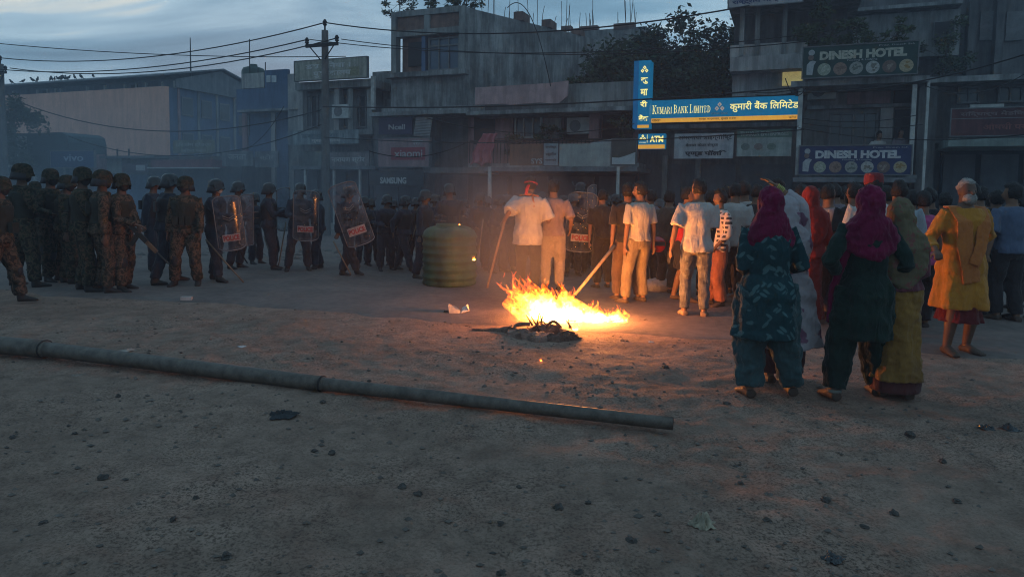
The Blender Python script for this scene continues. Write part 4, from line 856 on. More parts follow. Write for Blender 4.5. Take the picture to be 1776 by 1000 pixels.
class Person:
    def __init__(s, px, py, top, label, face=180, female=False, skin=None, lean=0, side=0, twist=0, turn=0, nod=0, feet=None, hands=None, crouch=0, group=None, grip=None, H=None, extra=1.0, hpole=None, kpole=None, scale_w=1.0, vox=None, name='person', base=None, z=None):
        P = Vector(base) if base else G(px, py); P.z = gz(P.x, P.y) if z is None else z
        Y = P.y; s.P = P
        if H is None:
            H = (atY(px, top, Y).z - P.z) / extra
        s.H = H; s.female = female; s.skin = skin or SKIN; s.fw = scale_w
        s.vox = vox or (.0105 if Y < 7.2 else .014 if Y < 9.2 else .019 if Y < 12 else .026)
        s.o = thing(name, label, 'person', P, rad(face), group); s.label = label
        s.Ri = Matrix.Rotation(-rad(face), 3, 'Z'); s.Rw = Matrix.Rotation(rad(face), 3, 'Z')
        V = Vector
        def loc(sp, default):
            if sp is None: return V(default)*H
            if sp[0] == 'p':
                wpt = atY(sp[1], sp[2], Y + (sp[3] if len(sp) > 3 else 0)); return s.Ri @ (wpt - P)
            return V(sp[1:] if sp[0] == 'l' else sp)*H
        s.hip = V((0, 0, (.53-crouch)*H))
        hipo = V((0, 0, 0))
        s.Rs = Matrix.Rotation(rad(side), 3, 'Y') @ Matrix.Rotation(rad(lean), 3, 'X'); s.Rt = s.Rs @ Matrix.Rotation(rad(twist), 3, 'Z')
        feet = feet or {}; hands = hands or {}; s.feet = {}; s.hands = {}; hpole = hpole or {}; kpole = kpole or {}
        for k, sg in (('p', 1), ('n', -1)):
            f = feet.get(k)
            if f is None: f = V((sg*.062*H, (.01 if sg > 0 else -.015)*H, .042*H))
            elif f[0] == 'g': q = s.Ri @ (G(f[1], f[2]) - P); f = V((q.x, q.y, .042*H))
            else: f = V((f[0]*H, f[1]*H, (f[2] if len(f) > 2 else .042)*H))
            hj = s.hip + V((sg*.052*H, 0, -.025*H)); kn, an = ik(hj, f, .2355*H, .2355*H, kpole.get(k, (sg*.12, -1, 0)))
            s.feet[k] = (hj, kn, an)
            sh = s.hip + s.Rt @ V((sg*(.098 if female else .112)*H, 0, (.803-.53)*H)); t = loc(hands.get(k), (sg*.150, -.02, .475))
            if t is not None and hands.get(k) is None: t = s.hip + s.Rs @ (t - V((0, 0, .53*H)))
            el, wr = ik(sh, t, .172*H, .155*H, hpole.get(k, (sg*.45, 1, -.25))); s.hands[k] = (sh, el, wr)
        s.Rh = s.Rs @ Matrix.Rotation(rad(turn), 3, 'Z') @ Matrix.Rotation(rad(nod - lean*.6), 3, 'X')
        s.neck = s.sp(.845); s.hc = s.neck + s.Rh @ V((0, -.008*H, .084*H))
        s.grip = grip or {}
        s.body()
    def sp(s, z):
        if z < .53: return Vector((0, 0, s.hip.z + (z-.53)*s.H))
        return s.hip + s.Rs @ Vector((0, 0, (z-.53)*s.H))
    def tab(s): return TORSO_F if s.female else TORSO_M
    def torso(s, mb, z0, z1, e=0.0, ed=None, flare=0.0, fz=.50, n=16, wob=0.0):
        H = s.H; zs = sorted(set([z0, z1] + [t[0] for t in s.tab() if z0 < t[0] < z1] + ([z0+(.46-z0)*k/3 for k in (1, 2)] if z0 < .44 else [])))
        pts = []; rs = []
        for z in zs:
            a, b = interp(s.tab(), max(z, .46)); fl = flare*max(0, (fz-z))/.2 if z < fz else 0
            pts.append(s.sp(z)); rs.append(((a*s.fw)*H + e + fl, b*H + (ed if ed is not None else e) + fl*.8))
        ph = s.P.x*7+s.P.y*3
        mb.tube(pts, rs, ref=s.Rt @ Vector((1, 0, 0)), n=n, wob=None if not wob else (lambda t, q: wob*(1-t)**1.3*(math.sin(5*q+ph+2*t)+.6*math.sin(9*q-ph+3*t)) + wob*.35*math.sin(t*9+2*math.sin(q+ph))))
    def body(s):
        H = s.H; mb = MB(); s.torso(mb, .46, .87, -.004)
        mb.tube([s.sp(.81), s.sp(.83), s.neck, s.hc], [.055*H, .044*H, .037*H, .036*H], n=12)
        mb.ell(s.hc, (.043*H, .054*H, .066*H), s.Rh, 16, 12, head_fn)
        q = lambda x, y, z: s.hc + s.Rh @ (Vector((x, y, z))*H)
        mb.tube([q(0, -.040, .012), q(0, -.055, -.012), q(0, -.050, -.020)], [.006*H, .010*H, .008*H], n=6)
        mb.ell(q(0, -.044, -.034), (.014*H, .007*H, .004*H), s.Rh, 8, 4)
        for sg in (-1, 1): mb.ell(q(sg*.043, .004, -.004), (.006*H, .012*H, .018*H), s.Rh, 8, 6)
        for k, sg in (('p', 1), ('n', -1)):
            a, b, c = s.hands[k]; mb.tube([a, a*.5+b*.5, b, b*.6+c*.4, c], [.030*H, .027*H, .022*H, .021*H, .014*H], n=10)
            ad = (c-b).normalized(); g = s.grip.get(k)
            if g: ac = s.Ri @ Vector(g); pal = Vector((0, -.3, -1)); cu = 1.05
            else: ac = Vector((0, 1, 0)) if abs(ad.y) < .8 else Vector((1, 0, 0)); ac = -ac; pal = Vector((-sg, 0, 0)); cu = .3
            add_hand(mb, c, ad, ac, pal, H, cu)
            a, b, c = s.feet[k]; mb.tube([a, a*.5+b*.5, b, b*.65+c*.35, c], [.054*H, .046*H, .033*H, .034*H, .021*H], n=12)
            f = s.footdir(k); mb.tube([c - f*.022*H + Vector((0, 0, -.022*H)), c + f*.02*H + Vector((0, 0, -.016*H)), c + f*.075*H + Vector((0, 0, -.028*H)), c + f*.105*H + Vector((0, 0, -.032*H))], [(.020*H, .019*H), (.023*H, .024*H), (.027*H, .014*H), (.018*H, .008*H)], ref=(f.y, -f.x, 0), n=8)
        s.part('body', mb, s.skin, s.vox*.9, 2)
    def footdir(s, k):
        a, b, c = s.feet[k]; d = Vector((.18 if k == 'p' else -.18, -1, 0)); return d.normalized()
    def part(s, name, mb, m, vox=None, sm=3, disp=0.0, dsz=.09, label=None):
        o = mb.build(name, m, s.o, smooth=True, label=label)
        if vox: finish(o, vox, sm, disp, dsz)
        return o
    # --- clothing
    def tee(s, m, z0=.50, sleeve=.85, e=.014, name='shirt', flare=.02, loose=1.0, neck=.835, disp=.022, label=None):
        mb = MB(); s.torso(mb, z0, neck, e*loose+.004, e*loose*1.2+.004, flare, .62, wob=.055 if z0 > .4 else .065)
        for k in 'pn':
            a, b, c = s.hands[k]; H = s.H; t = a.lerp(b, .0) 
            if sleeve <= 1: end = a.lerp(b, sleeve); pts = [s.sp(.79)*.55+a*.45, a, a.lerp(end, .5), end]; rs = [.034*H, .031*H+e*.5*loose, .034*H+e*.7*loose, .033*H+e*1.1*loose]
            else: end = b.lerp(c, min(sleeve-1, .96)); pts = [s.sp(.79)*.55+a*.45, a, a.lerp(b, .5), b, end]; rs = [.034*H, .031*H+e*.5, .032*H+e*.6, .026*H+e*.7, .018*H+e*.8]
            mb.tube(pts, rs, n=12, wob=lambda t, q: .07*math.sin(t*17+2*math.sin(q+sgn(k)))+.05*math.sin(3*q+5*t))
        return s.part(name, mb, m, s.vox, 2, disp, .10, label)
    def trousers(s, m, e=.010, length=1.0, name='trousers', cuff=0.0, bag=0.0, top=.555, disp=.018, label=None):
        H = s.H; mb = MB(); s.torso(mb, .46, top, .010 + bag*.3, .010+bag*.3)
        for k in 'pn':
            a, b, c = s.feet[k]; 
            if length >= 1: pts = [a+Vector((0, 0, .03*H)), a.lerp(b, .5), b, b.lerp(c, .5), b.lerp(c, .93)]; rs = [.060*H+bag, .049*H+e+bag, .038*H+e+bag*.9, .037*H+e+bag*.6, .027*H+e+cuff]
            else: pts = [a+Vector((0, 0, .03*H)), a.lerp(b, .5), a.lerp(b, length*1.7 if length < .6 else 1)]; rs = [.060*H+bag, .052*H+e+bag, .046*H+e*1.6+bag]
            P0 = s.P.x*5+sgn(k); mb.tube(pts2(pts, 3), rads2(rs, 3), n=14, wob=lambda t, q: (.035+bag*1.6)*math.sin(4*q+P0+3*t)+.05*math.sin(t*26+2*math.sin(q+P0))*(.3+t))
        return s.part(name, mb, m, s.vox, 2, disp, .08, label)
    def shoes(s, m=None, boot=False, name=None):
        H = s.H
        for k in 'pn':
            mb = MB(); a, b, c = s.feet[k]; f = s.footdir(k)
            mb.tube([c - f*.028*H + Vector((0, 0, -.020*H)), c + f*.02*H + Vector((0, 0, -.014*H)), c + f*.08*H + Vector((0, 0, -.026*H)), c + f*.115*H + Vector((0, 0, -.032*H))], [(.025*H, .023*H), (.027*H, .028*H), (.031*H, .017*H), (.022*H, .010*H)], ref=(f.y, -f.x, 0), n=10)
            if boot: mb.tube([c+Vector((0, 0, -.01*H)), b.lerp(c, .62)], [.030*H, .036*H], n=10)
            s.part(name or ('boot' if boot else 'shoe'), mb, m or SHOE, s.vox*.9, 2)
    def hair(s, m=None, puff=1.10, low=-.55):
        def fn(p):
            q = p.copy(); 
            if q.y < -.15 and q.z < .45: k = min(1, (-.15-q.y)*2.5); q *= (1 - .32*k)
            if q.z < low: q *= (1 - min(.5, (low-q.z)*.9))
            w_ = noise.noise(p*2.6 + s.P)*.16 + noise.noise(p*7 + s.P)*.11; return q*(1+w_)
        mb = MB(); mb.ell(s.hc + s.Rh @ Vector((0, .006*s.H, .010*s.H)), (.046*s.H*puff, .058*s.H*puff, .064*s.H*puff), s.Rh, 18, 14, fn); return s.part('hair', mb, m or HAIR)
    def eyes(s):
        for sg in (-1, 1): MB().ell(s.hc + s.Rh @ (Vector((sg*.017, -.0405, .002))*s.H), (.0085*s.H, .005*s.H, .004*s.H), s.Rh, 8, 5).build('eye', EYEM, s.o, smooth=True)
    def helmet(s, m, brim=.01, visor=False, guard=False, sz=1.0, band=False):
        H = s.H; c = s.hc + s.Rh @ Vector((0, .004*H, .012*H)); R_ = s.Rh
        prof = [(.070, -.026), (.0735, -.018), (.069, -.014), (.0695, .01), (.066, .034), (.053, .056), (.031, .068), (.006, .072)]
        mb = MB(); n = 22; b = 0
        for r, z in prof:
            for k in range(n):
                q = 2*math.pi*k/n; fx = math.cos(q)*r*.86; fy = math.sin(q)*r*1.02
                zz = z - (.018 if (z < 0 and abs(math.sin(q)) < .75) else 0) - (.022 if z < 0 and math.sin(q) > .6 else 0)
                ex = (1.12 if (math.sin(q) < -.7 and z < -.012) else 1); mb.v.append(tuple(c + R_ @ (Vector((fx, fy*ex, zz))*H*sz)))
        for i in range(len(prof)-1):
            for k in range(n): k2 = (k+1) % n; mb.f.append((b+i*n+k, b+i*n+k2, b+(i+1)*n+k2, b+(i+1)*n+k))
        mb.f.append(tuple(b+(len(prof)-1)*n+k for k in range(n)))
        h = s.part('helmet', mb, m); 
        if visor:
            mv = MB(); na = 12; rows = ((.070, .030), (.084, .010), (.090, -.02), (.086, -.055), (.078, -.078))
            if visor == 'up': rows = ((.070, .022), (.088, .040), (.104, .062), (.104, .085))
            for r, z in rows:
                for k in range(na+1): q = math.pi + math.pi*k/na*.9 + math.pi*.05; mv.v.append(tuple(c + R_ @ (Vector((math.cos(q)*r*.86, math.sin(q)*r*1.04, z))*H*sz)))
            for i in range(len(rows)-1):
                for k in range(na): a = i*(na+1)+k; mv.f.append((a, a+1, a+na+2, a+na+1))
            v = mv.build('visor', POLY, h, smooth=True)
        if guard:
            mg = MB(); rows = ((.066, .0), (.072, -.03), (.080, -.062)); na = 10
            for r, z in rows:
                for k in range(na+1): q = -.25 + (math.pi+.5)*k/na; mg.v.append(tuple(c + R_ @ (Vector((math.cos(q)*r*.86, math.sin(q)*r*1.1, z))*H)))
            for i in range(len(rows)-1):
                for k in range(na): a = i*(na+1)+k; mg.f.append((a, a+1, a+na+2, a+na+1))
            g_ = mg.build('neck_guard', POLVEST, h, smooth=True); g_.modifiers.new('s', 'SOLIDIFY').thickness = .008
        return h
    def vest(s, m, pouch=True):
        mb = MB(); s.torso(mb, .57, .79, .034, .040)
        o = s.part('vest', mb, m, s.vox, 2)
        if pouch:
            for i in (-1, 0, 1):
                p = s.sp(.61) + s.Rt @ Vector((i*.055*s.H, -.098*s.H, 0)); MB().box(p.x-.035, p.x+.035, p.y-.025, p.y+.02, p.z-.06, p.z+.07).build('pouch', m, o)
            p = s.sp(.70) + s.Rt @ Vector((0, .095*s.H, 0)); MB().box(p.x-.09, p.x+.09, p.y-.02, p.y+.03, p.z-.08, p.z+.08).build('pouch', m, o)
        return o
    def pads(s, m):
        for k in 'pn':
            b = s.feet[k][1]; c = s.feet[k][2]; p = b.lerp(c, .12); MB().ell(p + Vector((0, -.036*s.H, 0)), (.034*s.H, .022*s.H, .05*s.H), None, 8, 6).build('knee_pad', m, s.o, smooth=True)
    def mask(s, m, full=False):
        mb = MB(); mb.ell(s.hc + s.Rh @ (Vector((0, -.022, -.026))*s.H), ((.040 if full else .034)*s.H, .036*s.H, (.044 if full else .030)*s.H), s.Rh, 12, 8); s.part('face_mask', mb, m)
    def skirt(s, m, z0=.03, rx=.16, ry=.14, name='skirt', top=.56, mid=None, disp=.035, kick=(0, 0)):
        H = s.H; mb = MB(); zs = [z0, .12, .22, .34, .46, .52, top]; pts = []; rs = []
        zs = [z for z in zs if z0 <= z <= top]; 
        for z in zs:
            t = (top-z)/(top-z0); a, b = interp(s.tab(), max(z, .46)); pts.append(Vector((kick[0]*t*H, kick[1]*t*H, s.hip.z+(z-.53)*H) if z > .1 else (kick[0]*H*t, kick[1]*H*t, z*H)))
            rs.append((max(a*H+.016, rx*H*t**.6 if t > .25 else 0) if mid is None else a*H+.016+(rx*H-a*H)*t**mid, b*H+.016+(ry*H-b*H)*t))
        mb.tube(pts, rs, n=20, wob=lambda t, q: (1-t)*(.06*math.sin(8*q+1)+.04*math.sin(13*q+4*t))+.02*math.sin(9*t+2*q)); return s.part(name, mb, m, s.vox, 2, disp, .07)
    def scarf(s, m, z1=.60, drape=.10, wide=1.0, face_open=True, name='headscarf', back=.03, disp=.03):
        """cloth over head falling to shoulders and upper back"""
        H = s.H; mb = MB(); off = s.Rh @ Vector((0, .020*H, .006*H))
        mb.ell(s.hc + off, (.062*H, .068*H, .078*H), s.Rh, 16, 12)
        mb.tube([s.hc + off + Vector((0, .012*H, -.01*H)), s.sp(.87)+Vector((0, .022*H, 0)), s.sp(.82)+Vector((0, .02*H, 0)), s.sp(.76)+Vector((0, .03*H, 0)), s.sp((.76+z1)/2)+Vector((0, .055*H, 0)), s.sp(z1)+Vector((0, .075*H, 0))],
                [(.058*H, .055*H), (.066*H, .060*H), (.112*H*wide, .072*H), (.130*H*wide, .070*H), (.110*H*wide, .042*H), (.035*H*wide, .02*H)], ref=s.Rt @ Vector((1, 0, 0)), n=18)
        return s.part(name, mb, m, s.vox, 2, disp, .07)
    def wrap(s, pts, m, r=(.05, .018), name='scarf', disp=.015):
        mb = MB(); H = s.H; P_ = [s.sp(p[2]) + s.Rt @ Vector((p[0]*H, p[1]*H, 0)) for p in pts]; mb.tube(P_, [(r[0]*(p[3] if len(p) > 3 else 1), r[1]) for p in pts], ref=(1, 0, 0), n=12); return s.part(name, mb, m, s.vox*.9, 2, disp, .05)
    def hand_world(s, k, f=.045):
        a, b, c = s.hands[k]; d = (c-b).normalized(); return s.P + s.Rw @ (c + d*f*s.H)
def stick(A, B, label, r=.014, m=None, group=None, name='stick', cat='stick'):
    A = Vector(A); B = Vector(B); mid = A.lerp(B, .5) + Vector((rnd.uniform(-.008, .008), 0, rnd.uniform(-.008, .008)))
    o = MB().tube([(0, 0, 0), mid-A, B-A], [r*1.1, r, r*.85], n=8).build(name, m or STICKM, smooth=True); o.location = A; return tag(o, label, cat, group)
STICKM = mat('bare_wood', (.42, .30, .19), (.28, .19, .12), r=.7, ns=12); CANE = mat('bamboo_cane', (.20, .16, .11), (.12, .1, .07), r=.6, ns=12)
SHLAB = mat('shield_label_white', (.30, .28, .29), ns=8); SHRED = mat('shield_red', (.24, .025, .03), (.2, .025, .025), ns=8, fine=.1)
def shield(p, rz, label, tiltx=0, tilty=0, w=.54, h=.98, face_cam=True, text=True, edge=None):
    """clear curved riot shield; local -Y is its outer face; origin at its base centre"""
    o = thing('riot_shield', label, 'shield', p, rz, 'riot shields'); o.rotation_euler = Euler((rad(tiltx), rad(tilty), rz))
    R_ = .42; A = w/2/R_; mb = MB(); na, nz = 14, 8
    def pt(a, z, rr=R_): 
        c = .05*max(0, (abs(a)/A)) ; return (math.sin(a)*rr, -math.cos(a)*rr+R_*math.cos(A), z)
    for j in range(nz+1):
        for i in range(na+1):
            a = -A + 2*A*i/na; z = h*j/nz; t = abs(i/na*2-1)
            if j == 0: z += .05*t**4
            if j == nz: z -= .06*t**4
            mb.v.append(pt(a, z))
    for j in range(nz):
        for i in range(na): k = j*(na+1)+i; mb.f.append((k, k+1, k+na+2, k+na+1))
    sh = mb.build('shell', POLY, o, smooth=True); sh.modifiers.new('s', 'SOLIDIFY').thickness = .004
    ring = [mb.v[i] for i in range(na+1)] + [mb.v[j*(na+1)+na] for j in range(1, nz+1)] + [mb.v[nz*(na+1)+i] for i in range(na-1, -1, -1)] + [mb.v[j*(na+1)] for j in range(nz-1, 0, -1)]
    MB().tube(ring+[ring[0]], .008, ref=(0, 1, 0), n=5).build('edge_trim', mat('shield_edge', (.16, .17, .18), r=.4, ns=6), o, smooth=True)
    if text:
        pl = MB(); z0, z1 = .17*h, .30*h
        for z in (z0, z1):
            for i in range(9): a = -A*.62 + 2*A*.62*i/8; pl.v.append(pt(a, z, R_+.004))
        for i in range(8): pl.f.append((i, i+1, i+10, i+9))
        lp = pl.build('label_plate', SHLAB, o); lp.modifiers.new('s', 'SOLIDIFY').thickness = .002
        t = text_part('POLICE', o, 0, (z0+z1)/2, 1, .082, 0, SHRED, bold=.035)
        n = len(t.data.vertices); v = np.empty(n*3); t.data.vertices.foreach_get('co', v); v = v.reshape(-1, 3); a = v[:, 0]*2*A*.55; rr = R_+.008+v[:, 1]*-.3
        t.data.vertices.foreach_set('co', np.stack([np.sin(a)*rr, -np.cos(a)*rr + R_*math.cos(A), v[:, 2]], -1).astype('f').ravel()); t.data.update(); t.location = (0, 0, (z0+z1)/2)
        em = MB(); zc = .62*h
        for dz in (0, -.035): em.xprism([(-.09, zc+.02+dz), (0, zc-.03+dz), (.09, zc+.02+dz), (.09, zc+.033+dz), (0, zc-.017+dz), (-.09, zc+.033+dz)], -R_+R_*math.cos(A)-.010, -R_+R_*math.cos(A)-.004)
        em.build('chevron_mark', mat('dull_chevron', (.16, .165, .17)), o)
    y = -.0 ; MB().tube([(-.1, -.34+.34, h*.5), (-.1, .05, h*.53), (.1, .05, h*.53), (.1, .0, h*.5)], .014, ref=(0, 0, 1), n=6).build('handle', POLVEST, o, smooth=True)
    return o
SOLG = 'soldiers in camouflage on the left'; POLG = 'riot police line'
def soldier(px, py, top, label, face, tan=False, **k):
    for a_, b_ in (('twist', rnd.uniform(-14, 14)), ('side', rnd.uniform(-2.5, 2.5)), ('turn', rnd.uniform(-35, 35)), ('lean', rnd.uniform(0, 5)), ('scale_w', rnd.uniform(.95, 1.12))): k.setdefault(a_, b_)
    p = Person(px, py, top, label, face, group=SOLG, skin=SKIN2, extra=1.015, **k); m = CAMOR if tan else CAMO
    p.tee(m, .49, 1.93, .020, 'jacket', disp=.03); p.trousers(m, .022, cuff=.01, disp=.03); p.vest(VESTD); p.shoes(boot=True); p.helmet(HELMC, sz=1.05, guard=True); p.mask(POLVEST, True); p.pads(POLVEST); return p
def police(px, py, top, label, face, visor=False, msk=False, **k):
    for a_, b_ in (('twist', rnd.uniform(-14, 14)), ('side', rnd.uniform(-3, 3)), ('turn', rnd.uniform(-35, 35)), ('lean', rnd.uniform(0, 7)), ('scale_w', rnd.uniform(.95, 1.1)), ('feet', {'p': (rnd.uniform(.05, .1), rnd.uniform(-.07, .07)), 'n': (-rnd.uniform(.05, .1), rnd.uniform(-.07, .07))})): k.setdefault(a_, b_)
    p = Person(px, py, top, label, face, group=POLG, skin=SKIN2, extra=1.015, **k)
    p.tee(POLBLUE, .49, 1.93, .020, 'jacket', disp=.03); p.trousers(POLBLUE, .020, cuff=.008, disp=.03); p.vest(POLVEST, pouch=p.P.y < 12.5); p.shoes(boot=True); p.helmet(HELM, visor=visor, guard=True, sz=1.04); p.pads(POLVEST)
    if msk: p.mask(mat('mask_pale_blue', (.42, .48, .52), ns=9))
    return p
# --- soldiers at the left
soldier(2, 530, 305, 'soldier cut by the left frame edge, one boot forward', 100, tan=True, feet={'p': (.10, -.10), 'n': (-.06, .12)})
soldier(42, 499, 283, 'tall dark soldier with legs wide apart near the left edge', 150, feet={'p': (.13, .02), 'n': (-.14, -.02)}, hands={'p': ('l', .12, -.16, .60), 'n': ('l', -.10, -.18, .60)}, turn=-20)
soldier(92, 489, 292, 'soldier in darker camouflage behind the second one from left', 75, hands={'p': ('l', .10, -.18, .62), 'n': ('l', -.10, -.18, .6)})
soldier(116, 493, 303, 'shorter soldier with pale face patch, third cluster from left', 120, feet={'p': (.08, .03), 'n': (-.08, -.04)})
soldier(68, 468, 314, 'small soldier half hidden far behind the tall one', 20)
soldier(146, 506, 289, 'broad dark soldier beside the one with tan camouflage trousers', 110, feet={'p': (.08, .05), 'n': (-.08, -.05)}, hands={'p': ('l', .10, -.2, .62), 'n': ('l', -.05, -.2, .58)})
soldier(178, 508, 294, 'soldier in tan patterned camouflage trousers facing the crowd', 125, tan=True, feet={'p': (.07, .03), 'n': (-.09, -.03)}, hands={'p': ('l', .1, -.17, .6)})
p = soldier(212, 505, 300, 'soldier reaching his arm down to the right with a rifle', 80, tan=True, feet={'p': (.09, .04), 'n': (-.09, -.06)}, hands={'p': ('p', 243, 400, -.1), 'n': ('l', -.08, -.22, .58)}, lean=5)
def rifle(A, B, label):
    A = Vector(A); B = Vector(B); o = thing('rifle', label, 'rifle', A); d = (B-A).normalized(); L_ = 1.0; o.rotation_euler = d.to_track_quat('X', 'Z').to_euler()
    m = mat('gun_metal', (.05, .045, .04), r=.45, ns=8, metal=.3); wd = mat('gun_wood', (.16, .09, .05), r=.6, ns=8)
    MB().xprism([(-.30, -.07), (-.02, -.03), (-.02, .03), (-.30, .01)], -.02, .02).build('stock', wd, o); MB().box(-.02, .3, -.02, .02, -.03, .03).build('receiver', m, o)
    MB().xprism([(.10, -.03), (.17, -.03), (.21, -.19), (.15, -.2)], -.012, .012).build('magazine', m, o); MB().box(.3, .5, -.022, .022, -.025, .02).build('handguard', wd, o); MB().tube([(.5, 0, .0), (.74, 0, .0)], .011, ref=(0, 0, 1), n=8).build('barrel', m, o); return o
rifle(p.hand_world('p') - Vector((.12, 0, -.05)), atY(275, 440, p.P.y-.1), 'rifle held low by the reaching soldier')
soldier(324, 496, 305, 'soldier facing the camera in tan camouflage with a thin upright cane', 10, tan=True, feet={'p': (.10, .0), 'n': (-.10, -.02)}, hands={'p': ('p', 348, 412, -.15)}, grip={'p': (0, 0, 1)})
stick(atY(348, 372, 10.9), atY(346, 492, 10.85), 'thin dark cane upright beside the soldier facing the camera', .011, CANE)
# --- riot police
POLS = []
police(262, 470, 305, 'officer in helmet behind the reaching soldier', 95, hands={'p': ('l', .1, -.15, .58)})
police(289, 493, 300, 'dark officer leaning forward with a bent knee behind the tan soldier', 130, lean=6, feet={'p': (.10, -.12), 'n': (-.06, .12)}, visor=False)
p = police(374, 488, 310, 'officer with pale mask holding the front shield and a long cane', 75, msk=True, feet={'p': (.08, .10), 'n': (-.10, -.12)}, hands={'n': ('l', -.02, -.26, .66), 'p': ('p', 366, 428, -.25)}, grip={'p': (.5, 0, -.7)})
shield(atY(404, 433, p.P.y-.34) , rad(28), 'clear shield held in front of the masked officer', tilty=-7, tiltx=6, w=.42, h=.86)
stick(atY(357, 415, p.P.y-.25), G(424, 491), 'long pale cane slanting from the masked officer to the road', .013, CANE)
police(409, 466, 314, 'officer partly hidden behind the masked one', 80, hands={'n': ('l', -.02, -.24, .66)})
shield(atY(428, 425, 12.3), rad(80), 'second clear shield seen nearly edge on behind the masked officer', w=.5, h=.92, text=False)
stick(atY(410, 425, 12.2), atY(429, 456, 12.6), 'short dark baton hanging behind the front shield', .014, POLVEST)
police(467, 468, 317, 'officer with glinting helmet seen side on, left of the frontal shield', 95, hands={'p': ('l', .05, -.22, .62), 'n': ('l', -.05, -.22, .7)})
shield(atY(492, 400, 13.0), rad(78), 'clear shield seen edge on at chest height', w=.5, h=.82, text=False)
stick(atY(458, 410, 13), atY(476, 466, 13), 'thin cane slanting in front of the side on officer', .011, CANE)
stick(atY(496, 385, 12.9), atY(482, 466, 12.9), 'second thin cane right of the side on officer', .011, CANE)
p = police(519, 470, 317, 'officer squarely behind the frontal police shield', 20, feet={'p': (.10, 0), 'n': (-.13, -.03)}, hands={'p': ('l', .08, -.2, .66), 'n': ('l', -.06, -.2, .64)})
shield(atY(530, 417, p.P.y-.42), rad(8), 'upright clear shield facing the camera with red on white word', tilty=2, tiltx=5, w=.46, h=.90)
police(552, 467, 329, 'officer in shadow right behind the frontal shield', -60, visor=False)
p = police(602, 479, 322, 'officer striding with a tilted shield over his shoulder', 60, lean=4, feet={'p': (-.02, .06), 'n': (.08, -.08)}, hands={'p': ('p', 604, 378, -.3), 'n': ('p', 583, 425, -.1)}, turn=30, grip={'n': (.4, 0, -.8)})
shield(atY(628, 424, p.P.y-.42), rad(10), 'tilted dark shield with red on white word on its lower end', tilty=-19, w=.50, h=1.08)
stick(atY(578, 418, p.P.y-.15), atY(609, 476, p.P.y-.1), 'cane slanting down behind the striding officer', .012, CANE)
police(668, 469, 337, 'officer standing still, left one of the pair by the green tank', 30, hands={'p': ('l', .05, -.16, .66), 'n': ('l', -.05, -.16, .6)})
police(700, 471, 339, 'officer stepping with a long stride, right one of the pair by the green tank', 60, feet={'p': (.02, .16), 'n': (-.05, -.17)}, hands={'n': ('p', 682, 405, -.2)})
stick(atY(706, 374, 13), atY(679, 402, 12.8), 'short cane raised by the striding officer near the tank', .011, CANE)
police(735, 482, 329, 'tall officer directly left of the green tank', 70, hands={'p': ('l', .05, -.2, .66)})
stick(atY(727, 370, 11.9), atY(716, 412, 11.8), 'pale cane held by the tall officer at the tank', .012, CANE)
p = police(781, 476, 318, 'officer right behind the green tank with arched bright helmet', 15, hands={'p': ('l', .12, -.16, .66), 'n': ('l', -.12, -.16, .66)})
pos = [(832, 470, 333, 'officer right of the tank in the orange smoke', 20), (862, 474, 337, 'officer behind the tilted stick of the man in white shirt', 60), (806, 466, 345, 'officer half hidden at the right rim of the tank', 0), (935, 470, 332, 'officer showing between the two backs by the fire', 10),
       (972, 474, 338, 'officer left of the dim shield behind the fire', 20), (1006, 466, 316, 'tallest officer with a bright arched helmet behind the dim shield', -10), (990, 478, 334, 'officer crouched behind the dim shield', 10), (1022, 474, 345, 'officer right behind the dim shield edge', -20),
       (1047, 474, 328, 'officer with raised visor near the dark shirted man', -30), (1052, 482, 338, 'officer in pale mask near the dark shirted man', -15), (1078, 470, 334, 'officer behind the dark shirted man', 0), (1142, 476, 345, 'officer with shiny helmet between khaki and white shirted men', -20),
       (1158, 468, 340, 'officer behind the red shirt', 10), (888, 466, 344, 'officer behind the man in headband', 20), (1180, 470, 350, 'officer behind the man with phone', 0), (1218, 468, 347, 'officer behind the checked shirt', 0), (720, 462, 342, 'officer far behind the tall one at the tank', 20), (645, 458, 344, 'officer far behind the tilted shield', 10), (440, 458, 334, 'officer far behind the glinting helmet', 60), (1120, 466, 342, 'officer far behind the khaki trousers', 10),
       (630, 462, 340, 'officer in the gap right of the tilted shield', 30), (684, 460, 345, 'officer glimpsed between the pair by the tank', 0), (754, 464, 336, 'officer between the tall one and the tank', -10), (846, 462, 340, 'officer in smoke left of the long brown stick', 10), (878, 470, 338, 'officer in smoke at the elbow of the headband man', 15), (918, 460, 346, 'officer behind the headband man far back', 0),
       (960, 464, 341, 'officer behind the rose grey tee', 5), (1034, 462, 340, 'officer in the back row right of the dim shield', -15), (1064, 466, 336, 'officer in the back row left of the dark tee', -10), (1096, 458, 345, 'officer far behind the khaki man head', 0), (1200, 462, 348, 'officer far back behind the phone man', 5)]
for i, (x, y, t, l, f) in enumerate(pos): police(x, y, t, l, f, visor=(False, 'up', False, True)[i % 4], msk=i in (9, 4), lean=rnd.uniform(0, 8), hands={'p': ('l', .1, -.16, rnd.uniform(.55, .7)), 'n': ('l', -.1, -.16, rnd.uniform(.55, .7))}, feet={'p': (.08, rnd.uniform(-.08, .08)), 'n': (-.08, rnd.uniform(-.08, .08))})
shield(atY(1003, 436, 10.9), rad(6), 'dim shield with dull lettering behind the fire', tilty=4, w=.50, h=.95)
shield(atY(1026, 372, 11.6), rad(60), 'shield edge glinting pale beside the bright helmet', w=.4, h=.5, text=False)
stick(atY(838, 380, 11.4), atY(829, 446, 11.3), 'thin stick rising right of the green tank', .010, CANE)
